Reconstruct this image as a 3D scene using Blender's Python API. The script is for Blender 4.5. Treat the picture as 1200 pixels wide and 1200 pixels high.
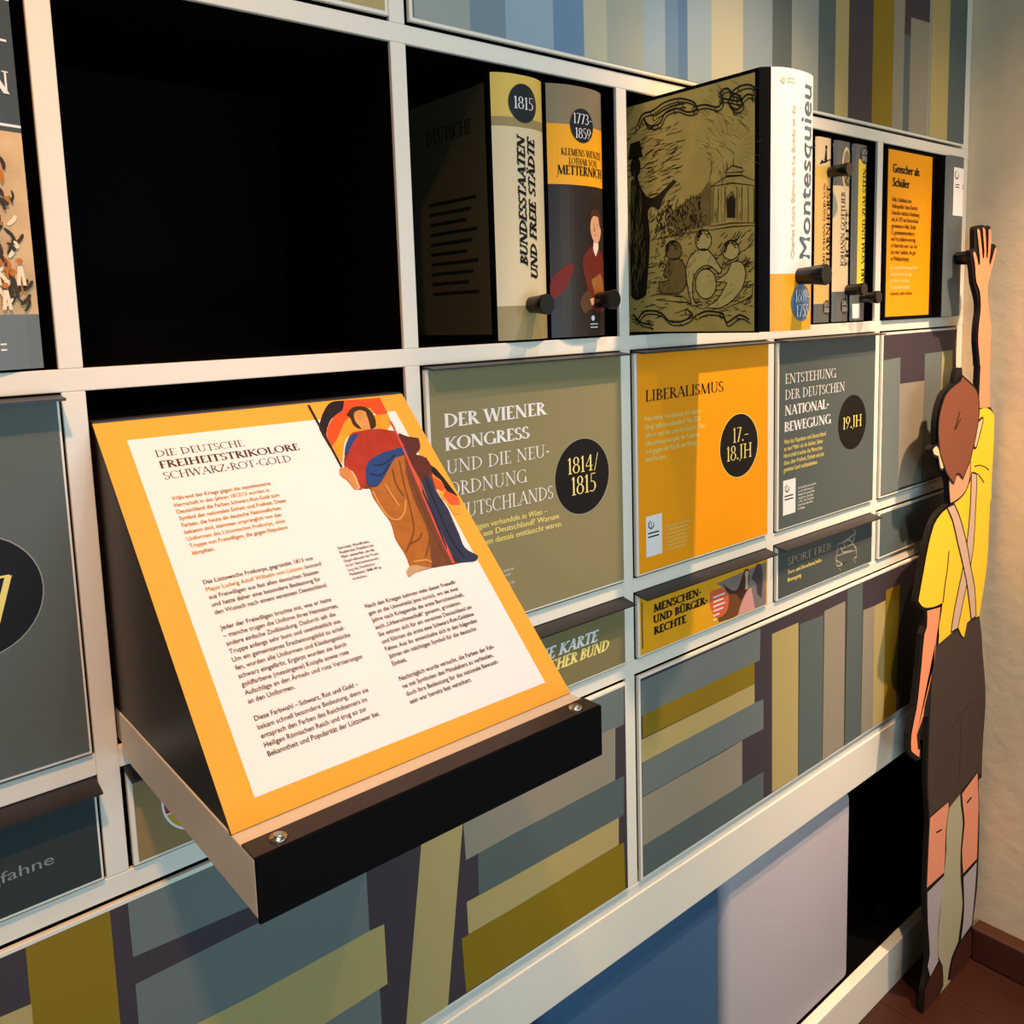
import bpy, bmesh, math, random
from mathutils import Vector
random.seed(4)
for o in list(bpy.data.objects): bpy.data.objects.remove(o)
SC = bpy.context.scene
COL = SC.collection
# Shelf module: one column pitch = 1 unit = 0.36 m.  u-axis along the shelf, y towards the room (negative),
# z up from the top of the rail under the book row; the floor lies 4.109 units lower.
S = 0.36; FLOOR = -4.109
def W(x, y, z): return Vector((x*S, y*S, (z-FLOOR)*S))

# ------------------------------------------------------------------ camera
CAM_POS = (-0.5403, -2.281, 0.0908); CAM_ANG = (0.68452, 0.12098, -0.03402); CAM_F = 1010.53; CAM_CX, CAM_CY = 577.62, 494.29
cd = bpy.data.cameras.new('camera'); cam = bpy.data.objects.new('camera', cd); COL.objects.link(cam)
yaw, pitch, roll = CAM_ANG
f = Vector((math.sin(yaw)*math.cos(pitch), math.cos(yaw)*math.cos(pitch), -math.sin(pitch)))
r0 = Vector((math.cos(yaw), -math.sin(yaw), 0)); u0 = r0.cross(f)
r = math.cos(roll)*r0 + math.sin(roll)*u0; u = -math.sin(roll)*r0 + math.cos(roll)*u0
from mathutils import Matrix
M = Matrix((r, u, -f)).transposed().to_4x4(); M.translation = W(*CAM_POS)
cam.matrix_world = M
cd.sensor_width = 36; cd.lens = 36*CAM_F/1200
cd.shift_x = (600-CAM_CX)/1200; cd.shift_y = (CAM_CY-600)/1200
cd.clip_start = .01
SC.camera = cam
# ------------------------------------------------------------------ world, lamps, exposure
w = bpy.data.worlds.new('room_light'); SC.world = w; w.use_nodes = True
w.node_tree.nodes['Background'].inputs[0].default_value = (1, .92, .80, 1)
w.node_tree.nodes['Background'].inputs[1].default_value = .10
def spot(name, p, target, power, col, angle, blend=.6, size=.02):
    l = bpy.data.lights.new(name, 'SPOT'); l.energy = power; l.color = col
    l.spot_size = math.radians(angle); l.spot_blend = blend; l.shadow_soft_size = size
    o = bpy.data.objects.new(name, l); COL.objects.link(o); o.location = W(*p)
    o.rotation_euler = (W(*target)-W(*p)).to_track_quat('-Z', 'Y').to_euler()
    return o
def area(name, p, target, power, col, sx, sy):
    l = bpy.data.lights.new(name, 'AREA'); l.energy = power; l.color = col; l.shape = 'RECTANGLE'; l.size = sx*S; l.size_y = sy*S
    o = bpy.data.objects.new(name, l); COL.objects.link(o); o.location = W(*p)
    o.rotation_euler = (W(*target)-W(*p)).to_track_quat('-Z', 'Y').to_euler()
    return o
spot('track_spot', (-.9, -2.5, 3.4), (-.05, 0, -.5), 46, (1, .50, .20), 54, .85)
spot('track_spot', (-.75, -2.45, 3.4), (-.35, 0, -.75), 54, (1, .45, .17), 42, .7)
spot('track_spot', (.15, -2.1, 3.4), (.45, -.5, -.55), 7, (.86, .88, 1), 36, .6)
spot('track_spot', (2.62, -1.85, 3.5), (2.8, 0, -1.6), 140, (1, .62, .34), 50, .9)
spot('track_spot', (2.62, -1.85, 3.5), (2.3, 0, -.1), 14, (1, .52, .30), 58, .9)
spot('track_spot', (4.2, -2.3, 3.6), (4.75, -.2, -3.3), 260, (1, .66, .43), 46, .85)
spot('track_spot', (4.05, -2.3, 3.6), (4.9, -.3, -.4), 42, (1, .68, .46), 46, .9)
spot('track_spot', (1.2, -2.3, 3.5), (1.2, 0, .5), 20, (.92, .88, .94), 50, .9)
area('window_daylight', (1.2, -5.2, -1.2), (1.2, 0, -1.2), 14, (.46, .70, .86), 2.4, 2.0)
area('window_daylight', (-1.4, -5.2, .3), (.6, 0, -.3), 6, (.46, .80, 1), 2.4, 2.0)
area('window_daylight', (3.6, -5.0, .3), (2.6, 0, -.8), 5, (.80, .95, .90), 2.0, 2.0)
SC.view_settings.view_transform = 'Standard'; SC.view_settings.look = 'None'
SC.view_settings.exposure = 0; SC.view_settings.gamma = 1; SC.view_settings.use_curve_mapping = False

# ------------------------------------------------------------------ materials
def lin(c):
    return tuple(((v/255+.055)/1.055)**2.4 if v/255 > .04045 else v/255/12.92 for v in c)
MATS = {}
def mat(name, rgb, rough=.5, spec=.3, metal=0, noise=0, scale=60, bump=0, coat=0):
    if name in MATS: return MATS[name]
    m = bpy.data.materials.new(name); m.use_nodes = True; nt = m.node_tree; b = nt.nodes['Principled BSDF']
    c = lin(rgb)+(1,)
    b.inputs['Base Color'].default_value = c; b.inputs['Roughness'].default_value = rough
    b.inputs['Specular IOR Level'].default_value = spec; b.inputs['Metallic'].default_value = metal
    b.inputs['Coat Weight'].default_value = coat
    if noise or bump:
        tc = nt.nodes.new('ShaderNodeTexCoord'); n = nt.nodes.new('ShaderNodeTexNoise'); n.inputs['Scale'].default_value = scale
        n.inputs['Detail'].default_value = 5
        nt.links.new(tc.outputs['Object'], n.inputs['Vector'])
        if noise:
            mx = nt.nodes.new('ShaderNodeMix'); mx.data_type = 'RGBA'
            mx.inputs['A'].default_value = tuple(v*(1-noise) for v in c[:3])+(1,)
            mx.inputs['B'].default_value = tuple(min(1, v*(1+noise)) for v in c[:3])+(1,)
            nt.links.new(n.outputs['Fac'], mx.inputs['Factor']); nt.links.new(mx.outputs['Result'], b.inputs['Base Color'])
        if bump:
            bp = nt.nodes.new('ShaderNodeBump'); bp.inputs['Strength'].default_value = bump; bp.inputs['Distance'].default_value = .004
            nt.links.new(n.outputs['Fac'], bp.inputs['Height']); nt.links.new(bp.outputs['Normal'], b.inputs['Normal'])
    MATS[name] = m
    return m
cream = mat('cream_lacquer', (234, 228, 213), .45, .35, noise=.02, scale=40)
black = mat('black_board', (11, 10, 11), .7, .06)
lining = mat('black_lining', (6, 5, 5), .7, .05)
darkmetal = mat('dark_metal', (38, 34, 36), .4, .4)
inkblack = mat('ink_black', (24, 20, 20), .55, .2)
white = mat('paper_white', (240, 236, 232), .5, .2)
yellowink = mat('ink_yellow', (245, 225, 130), .5, .2)
goldink = mat('ink_gold', (186, 142, 66), .5, .2)
orange = mat('print_orange', (246, 176, 62), .5, .25)
STR = {'pur': (66, 58, 64), 'teal': (108, 118, 116), 'dteal': (88, 100, 98), 'khaki': (178, 160, 104), 'olive': (138, 114, 22), 'stone': (146, 138, 120),
       'purl': (96, 90, 104), 'sage': (150, 160, 150), 'sage2': (150, 156, 148), 'blue2': (116, 136, 148), 'ltblue': (140, 164, 178), 'blue': (100, 134, 164), 'blue3': (84, 118, 156),
       'cream': (176, 178, 156), 'gblue': (136, 152, 158)}
SM = {k: mat('stripe_'+n, v, .55, .25) for (k, v), n in zip(STR.items(), ['aubergine', 'slate', 'dark_slate', 'khaki', 'olive', 'stone', 'mauve', 'sage', 'grey_sage', 'steel', 'light_blue', 'blue', 'deep_blue', 'cream_green', 'grey_blue'])}

# ------------------------------------------------------------------ mesh builder
class MB:
    def __init__(s): s.v = []; s.f = []; s.m = []; s.sm = []
    def add(s, verts, faces, m, smooth=False):
        o = len(s.v); s.v += [tuple(q) for q in verts]
        for fc in faces: s.f.append(tuple(i+o for i in fc)); s.m.append(m); s.sm.append(smooth)
        return s
    def box(s, x0, x1, y0, y1, z0, z1, m, b=0):
        bm = bmesh.new(); bmesh.ops.create_cube(bm, size=1)
        for v in bm.verts: v.co = Vector((x0+(x1-x0)*(v.co.x+.5), y0+(y1-y0)*(v.co.y+.5), z0+(z1-z0)*(v.co.z+.5)))
        if b: bmesh.ops.bevel(bm, geom=bm.edges[:], offset=b, segments=2 if b < .02 else 6, profile=.5, affect='EDGES')
        bm.verts.index_update()
        s.add([v.co[:] for v in bm.verts], [[v.index for v in fc.verts] for fc in bm.faces], m, b >= .02); bm.free()
        return s
    def flat(s, pts, mp, m):                      # a printed polygon; mp maps (a, b) to a point
        s.add([mp(a, b) for a, b in pts], [list(range(len(pts)))], m); return s
    def wrap(s, pts, mp, m, dx=.012):             # a printed polygon cut into strips so that it follows a curved face
        a0, a1 = min(p[0] for p in pts), max(p[0] for p in pts); n = max(1, math.ceil((a1-a0)/dx))
        def cut(P, x, keep):
            out = []
            for i in range(len(P)):
                p, q = P[i-1], P[i]; ip, iq = keep*(p[0]-x) >= 0, keep*(q[0]-x) >= 0
                if ip != iq:
                    t = (x-p[0])/(q[0]-p[0]); out.append((x, p[1]+t*(q[1]-p[1])))
                if iq: out.append(q)
            return out
        for k in range(n):
            x0, x1 = a0+(a1-a0)*k/n, a0+(a1-a0)*(k+1)/n; P = cut(list(pts), x0, 1)
            if len(P) > 2: P = cut(P, x1, -1)
            if len(P) > 2: s.flat(P, mp, m)
        return s
    def slab(s, pts, mpf, mpb, m, mside=None):    # an outline with thickness
        n = len(pts); ar = sum(pts[i][0]*pts[(i+1) % n][1]-pts[(i+1) % n][0]*pts[i][1] for i in range(n))
        if ar < 0: pts = pts[::-1]
        s.add([mpf(*p) for p in pts], [list(range(n))], m)
        s.add([mpb(*p) for p in pts], [list(range(n))[::-1]], mside or m)
        s.add([mpf(*p) for p in pts]+[mpb(*p) for p in pts], [[i, i+n, (i+1) % n+n, (i+1) % n] for i in range(n)], mside or m)
        return s
    def lathe(s, p, axis, prof, m, n=24, caps=True, m2=None):     # prof = [(distance along axis, radius)]
        ax = Vector(axis).normalized(); a = ax.orthogonal().normalized(); b = ax.cross(a); vs = []
        for d, rr in prof:
            for i in range(n):
                t = 2*math.pi*i/n; vs.append(Vector(p)+ax*d+(a*math.cos(t)+b*math.sin(t))*rr)
        fs = [[k*n+i, k*n+(i+1) % n, (k+1)*n+(i+1) % n, (k+1)*n+i] for k in range(len(prof)-1) for i in range(n)]
        s.add(vs, fs, m, True)
        if caps:
            s.add(vs[:n], [list(range(n))[::-1]], m); s.add(vs[-n:], [list(range(n))], m2 or m)
        return s
    def build(s, name, parent=None, org=None, **props):
        org = W(*org) if org else (parent['_o'] if parent else Vector((0, 0, 0)))
        org = Vector(org)
        me = bpy.data.meshes.new(name); me.from_pydata([W(*v)-org for v in s.v], [], s.f)
        ms = []
        for q in s.m:
            if q not in ms: ms.append(q)
        for q in ms: me.materials.append(q)
        for p, q, t in zip(me.polygons, s.m, s.sm): p.material_index = ms.index(q); p.use_smooth = t
        me.update()
        o = bpy.data.objects.new(name, me); COL.objects.link(o)
        if parent:
            o.parent = parent
            o['_o'] = tuple(org)
        else:
            o.location = org; o['_o'] = tuple(org)
        for k, v in props.items(): o[k] = v
        return o
def part(name, mb, parent, **props): return mb.build(name, parent, **props)
def thing(name, label, cat, org, group=None):
    o = bpy.data.objects.new(name, None); COL.objects.link(o); o.location = W(*org); o['_o'] = tuple(W(*org)); o.empty_display_size = .03
    o['label'] = label; o['category'] = cat
    if group: o['group'] = group
    return o
def struct(name, mb, org=(0, 0, FLOOR)):
    return mb.build(name, None, org, kind='structure')

# ------------------------------------------------------------------ lettering
FNT = {}
def sans(txt, bold=0, shear=0):
    key = (txt, bold, shear)
    if key not in FNT:
        c = bpy.data.curves.new('t', 'FONT'); c.body = txt; c.size = 1; c.shear = shear; c.resolution_u = 3
        o = bpy.data.objects.new('t', c); COL.objects.link(o)
        dg = bpy.context.evaluated_depsgraph_get(); dg.update()
        me = bpy.data.meshes.new_from_object(o.evaluated_get(dg))
        v = [(q.co.x, q.co.y) for q in me.vertices]; fs = [tuple(p.vertices) for p in me.polygons]
        x0 = min([q[0] for q in v] or [0]); x1 = max([q[0] for q in v] or [1])
        v0 = [(a-x0, b) for a, b in v]; v, f0 = list(v0), list(fs)
        for d in ((-bold, bold) if bold > .002 else ()):
            n0 = len(v); v += [(a+d, b) for a, b in v0]; fs = fs+[tuple(i+n0 for i in q) for q in f0]
        FNT[key] = (v, fs, x1-x0)
        bpy.data.objects.remove(o); bpy.data.curves.remove(c); bpy.data.meshes.remove(me)
    return FNT[key]
_T = 'T'; _t = 't'
def St(x, s='be'): return ('L', x, 0, x, 1, 'T', s)
GL = {
 'A': (.76, [('L', .06, 0, .38, 1, 't', 'b'), ('L', .37, 1, .70, 0, 'T', 'e'), ('L', .16, .35, .57, .35, 't', '')]),
 'B': (.64, [St(.16), ('A', .18, .755, .32, .23, -90, 90), ('A', .18, .265, .38, .25, -90, 90)]),
 'C': (.76, [('A', .44, .5, .37, .5, 48, 312), ('L', .68, .76, .68, .96, 't', '')]),
 'D': (.84, [St(.16), ('A', .18, .5, .56, .48, -90, 90)]),
 'E': (.58, [St(.16), ('L', .16, .97, .50, .97, 't', ''), ('L', .16, .03, .53, .03, 't', ''), ('L', .16, .52, .44, .52, 't', ''), ('L', .50, .99, .50, .82, 't', ''), ('L', .53, .01, .53, .2, 't', '')]),
 'F': (.54, [St(.16), ('L', .16, .97, .50, .97, 't', ''), ('L', .16, .52, .44, .52, 't', ''), ('L', .50, .99, .50, .82, 't', '')]),
 'G': (.82, [('A', .44, .5, .37, .5, 48, 315), ('L', .68, .76, .68, .96, 't', ''), ('L', .72, .05, .72, .42, 'T', 'e')]),
 'H': (.86, [St(.16), St(.70), ('L', .16, .52, .70, .52, 't', '')]),
 'I': (.32, [St(.16)]),
 'J': (.40, [('L', .22, 1, .22, .05, 'T', 'b'), ('L', .22, .08, .04, -.14, 't', '')]),
 'K': (.76, [St(.16), ('L', .66, 1, .2, .46, 't', 'b'), ('L', .27, .56, .70, 0, 'T', 'e')]),
 'L': (.58, [St(.16), ('L', .16, .03, .53, .03, 't', ''), ('L', .53, .01, .53, .22, 't', '')]),
 'M': (1.0, [('L', .11, 0, .17, 1, 't', 'b'), ('L', .16, 1, .49, .02, 'T', ''), ('L', .49, .02, .82, 1, 't', ''), ('L', .82, 1, .87, 0, 'T', 'e')]),
 'N': (.88, [('L', .14, 0, .14, 1, 't', 'be'), ('L', .13, 1, .73, 0, 'T', ''), ('L', .73, 0, .73, 1, 't', 'e')]),
 'O': (.88, [('A', .44, .5, .37, .5, 0, 360)]),
 'P': (.60, [St(.16), ('A', .18, .73, .36, .25, -90, 90)]),
 'R': (.70, [St(.16), ('A', .18, .75, .32, .23, -90, 90), ('L', .32, .5, .66, 0, 'T', 'e')]),
 'S': (.52, [('A', .25, .745, .17, .25, 35, 270), ('A', .25, .255, .20, .25, 90, -150), ('L', .41, .8, .41, .96, 't', ''), ('L', .07, .03, .07, .22, 't', '')]),
 'T': (.66, [St(.33, 'b'), ('L', .03, .97, .63, .97, 't', ''), ('L', .03, .99, .03, .8, 't', ''), ('L', .63, .99, .63, .8, 't', '')]),
 'U': (.82, [('L', .16, 1, .16, .3, 'T', 'b'), ('A', .41, .32, .25, .31, 180, 360), ('L', .66, .3, .66, 1, 't', 'e')]),
 'V': (.76, [('L', .06, 1, .38, 0, 'T', 'b'), ('L', .38, 0, .70, 1, 't', 'e')]),
 'W': (1.08, [('L', .05, 1, .30, 0, 'T', 'b'), ('L', .30, 0, .54, 1, 't', ''), ('L', .53, 1, .79, 0, 'T', ''), ('L', .79, 0, 1.03, 1, 't', 'e')]),
 'Z': (.66, [('L', .06, .97, .6, .97, 't', ''), ('L', .58, .98, .08, .02, 'T', ''), ('L', .06, .03, .62, .03, 't', ''), ('L', .06, .99, .06, .8, 't', ''), ('L', .62, .01, .62, .2, 't', '')]),
 '0': (.62, [('A', .31, .5, .24, .5, 0, 360)]),
 '1': (.36, [('L', .2, 0, .2, 1, 'T', 'b'), ('L', .2, .98, .06, .86, 't', '')]),
 '2': (.56, [('A', .27, .72, .2, .27, -25, 165), ('L', .45, .62, .08, .04, 't', ''), ('L', .06, .04, .52, .04, 'T', '')]),
 '3': (.52, [('A', .2, .74, .2, .25, -90, 140), ('A', .2, .26, .24, .26, -140, 90)]),
 '4': (.62, [('L', .42, 0, .42, 1, 'T', 'b'), ('L', .42, 1, .04, .3, 't', ''), ('L', .03, .3, .58, .3, 't', '')]),
 '5': (.52, [('L', .14, 1, .46, 1, 't', ''), ('L', .14, 1, .12, .56, 't', ''), ('A', .2, .3, .24, .3, -130, 110)]),
 '6': (.58, [('A', .3, .3, .22, .3, 0, 360), ('L', .1, .35, .42, 1, 't', '')]),
 '7': (.54, [('L', .05, .97, .5, .97, 't', ''), ('L', .48, .97, .18, 0, 'T', '')]),
 '8': (.56, [('A', .28, .76, .17, .24, 0, 360), ('A', .28, .27, .22, .27, 0, 360)]),
 '9': (.58, [('A', .28, .7, .22, .3, 0, 360), ('L', .48, .64, .16, 0, 't', '')]),
 '-': (.36, [('L', .06, .4, .30, .4, 'T', '')]), '–': (.5, [('L', .04, .42, .46, .42, 't', '')]), '.': (.24, [('D', .12, .07)]),
 '/': (.4, [('L', .06, -.05, .34, 1.05, 't', '')]), '!': (.3, [('L', .15, 1, .15, .3, 'T', ''), ('D', .15, .07)]), ' ': (.34, [])}
def serif(txt, bold=1.0, slab=False, shear=0):
    key = ('S', txt, bold, slab, shear)
    if key in FNT: return FNT[key]
    vs = []; fs = []; x = 0
    TH = .13*bold; th = .05*(bold if not slab else bold*1.5)
    def quad(q): 
        n = len(vs); vs.extend(q); fs.append(tuple(range(n, n+len(q))))
    for ch in txt:
        base = {'Ä': 'A', 'Ü': 'U', 'Ö': 'O'}.get(ch, ch)
        wd, strokes = GL[base]
        if base != ch:
            strokes = strokes+[('D', wd/2-.13, 1.14), ('D', wd/2+.13, 1.14)]
        for s_ in strokes:
            if s_[0] == 'L':
                _, x0, y0, x1, y1, k, fl = s_; h = (TH if k == 'T' else th)/2
                dx, dy = x1-x0, y1-y0; L = math.hypot(dx, dy)
                if abs(dy) > abs(dx)*.3:      # horizontal ends
                    hh = h*L/abs(dy)
                    quad([(x+x0-hh, y0), (x+x0+hh, y0), (x+x1+hh, y1), (x+x1-hh, y1)])
                else:
                    nx, ny = -dy/L*h, dx/L*h
                    quad([(x+x0+nx, y0+ny), (x+x0-nx, y0-ny), (x+x1-nx, y1-ny), (x+x1+nx, y1+ny)])
                sw = .11+h*.6; sh = .045 if not slab else .12
                ends = []
                if 'b' in fl: ends.append((x0, y0))
                if 'e' in fl: ends.append((x1, y1))
                for ex, ey in ends:
                    a, b = (0, sh) if ey < .5 else (1-sh, 1)
                    quad([(x+ex-sw, a), (x+ex+sw, a), (x+ex+sw, b), (x+ex-sw, b)])
            elif s_[0] == 'A':
                _, cx, cy, rx, ry, a0, a1 = s_; n = max(6, int(abs(a1-a0)/15))
                P = []
                for i in range(n+1):
                    t = math.radians(a0+(a1-a0)*i/n); h = (th+(TH-th)*abs(math.cos(t))**1.5)/2
                    c, sn = math.cos(t), math.sin(t)
                    P.append(((x+cx+(rx+h)*c, cy+(ry+h*.35)*sn), (x+cx+(rx-h)*c, cy+(ry-th*.65-h*.35)*sn)))
                for i in range(n): quad([P[i][0], P[i][1], P[i+1][1], P[i+1][0]])
            else:
                _, cx, cy = s_; rr = .075*max(1, bold*.8)
                quad([(x+cx+rr*math.cos(i*math.pi/4), cy+rr*math.sin(i*math.pi/4)) for i in range(8)])
        x += wd+.03
    vs = [(a+shear*b, b) for a, b in vs]
    FNT[key] = (vs, fs, x-.03)
    return FNT[key]
def put(mb, glyphs, x0, y0, width, height, mp, m, cap=1.0):
    """place a line of lettering: baseline start (x0, y0), total width, capital height; mp maps to the surface"""
    v, fs, w_ = glyphs
    sx = (width/w_) if width else height/cap; sy = height/cap
    if not v: return
    ox, oy = x0+v[0][0]*sx, y0+v[0][1]*sy; e = .002
    p0 = Vector(mp(ox, oy)); nn = (Vector(mp(ox+e, oy))-p0).cross(Vector(mp(ox, oy+e))-p0).normalized()
    vs = []; fo = []
    for k, fc in enumerate(fs):
        base = len(vs); vs += [Vector(mp(x0+v[i][0]*sx, y0+v[i][1]*sy))+nn*(.0009*((k*.618034) % 1)) for i in fc]
        fo.append(tuple(range(base, base+len(fc))))
    mb.add(vs, fo, m)
CAPH = .70
def para(mb, lines, x0, y0, step, size, mp, m, bold=0, sx=1.0, down=-1):
    for i, t in enumerate(lines):
        if t:
            g = sans(t, bold); put(mb, g, x0, y0+down*step*i, g[2]*size*sx, size*CAPH, mp, m, CAPH)
def circle(cx, cy, r_, n=40, a0=0, a1=360): return [(cx+r_*math.cos(math.radians(a0+(a1-a0)*i/n)), cy+r_*math.sin(math.radians(a0+(a1-a0)*i/n))) for i in range(n if a1-a0 == 360 else n+1)]
def stroke(pts, w_):
    L = []; R = []
    for i, (a, b) in enumerate(pts):
        p, q = pts[max(i-1, 0)], pts[min(i+1, len(pts)-1)]; dx, dy = q[0]-p[0], q[1]-p[1]; n = math.hypot(dx, dy) or 1
        k = w_/2*(1 if 0 < i < len(pts)-1 else .5)
        L.append((a-dy/n*k, b+dx/n*k)); R.append((a+dy/n*k, b-dx/n*k))
    return [[L[i], L[i+1], R[i+1], R[i]] for i in range(len(pts)-1)]
def smooth(pts, limit=48, n=3):
    N = len(pts); sharp = []
    for i in range(N):
        a, b, c = Vector(pts[i-1]), Vector(pts[i]), Vector(pts[(i+1) % N]); u_, v_ = b-a, c-b
        sharp.append(u_.length < 1e-6 or v_.length < 1e-6 or math.degrees(u_.angle(v_)) > limit)
    out = []
    for i in range(N):
        p1, p2 = Vector(pts[i]), Vector(pts[(i+1) % N]); L_ = (p2-p1).length
        t1 = (p2-p1) if sharp[i] else (p2-Vector(pts[i-1])).normalized()*L_
        t2 = (p2-p1) if sharp[(i+1) % N] else (Vector(pts[(i+2) % N])-p1).normalized()*L_
        for k in range(n):
            t = k/n; q = p1*(2*t**3-3*t*t+1)+t1*(t**3-2*t*t+t)+p2*(-2*t**3+3*t*t)+t2*(t**3-t*t); out.append((q.x, q.y))
    return out
def front(y): return lambda a, b: (a, y, b)
def curve(ln, n=4):
    out = []; N = len(ln)
    for i in range(N-1):
        p0, p1, p2, p3 = [Vector(ln[min(max(j, 0), N-1)]) for j in (i-1, i, i+1, i+2)]
        for k in range(n):
            t = k/n; q = .5*((2*p1)+(-p0+p2)*t+(2*p0-5*p1+4*p2-p3)*t*t+(-p0+3*p1-3*p2+p3)*t**3); out.append((q.x, q.y))
    return out+[ln[-1]]

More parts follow.
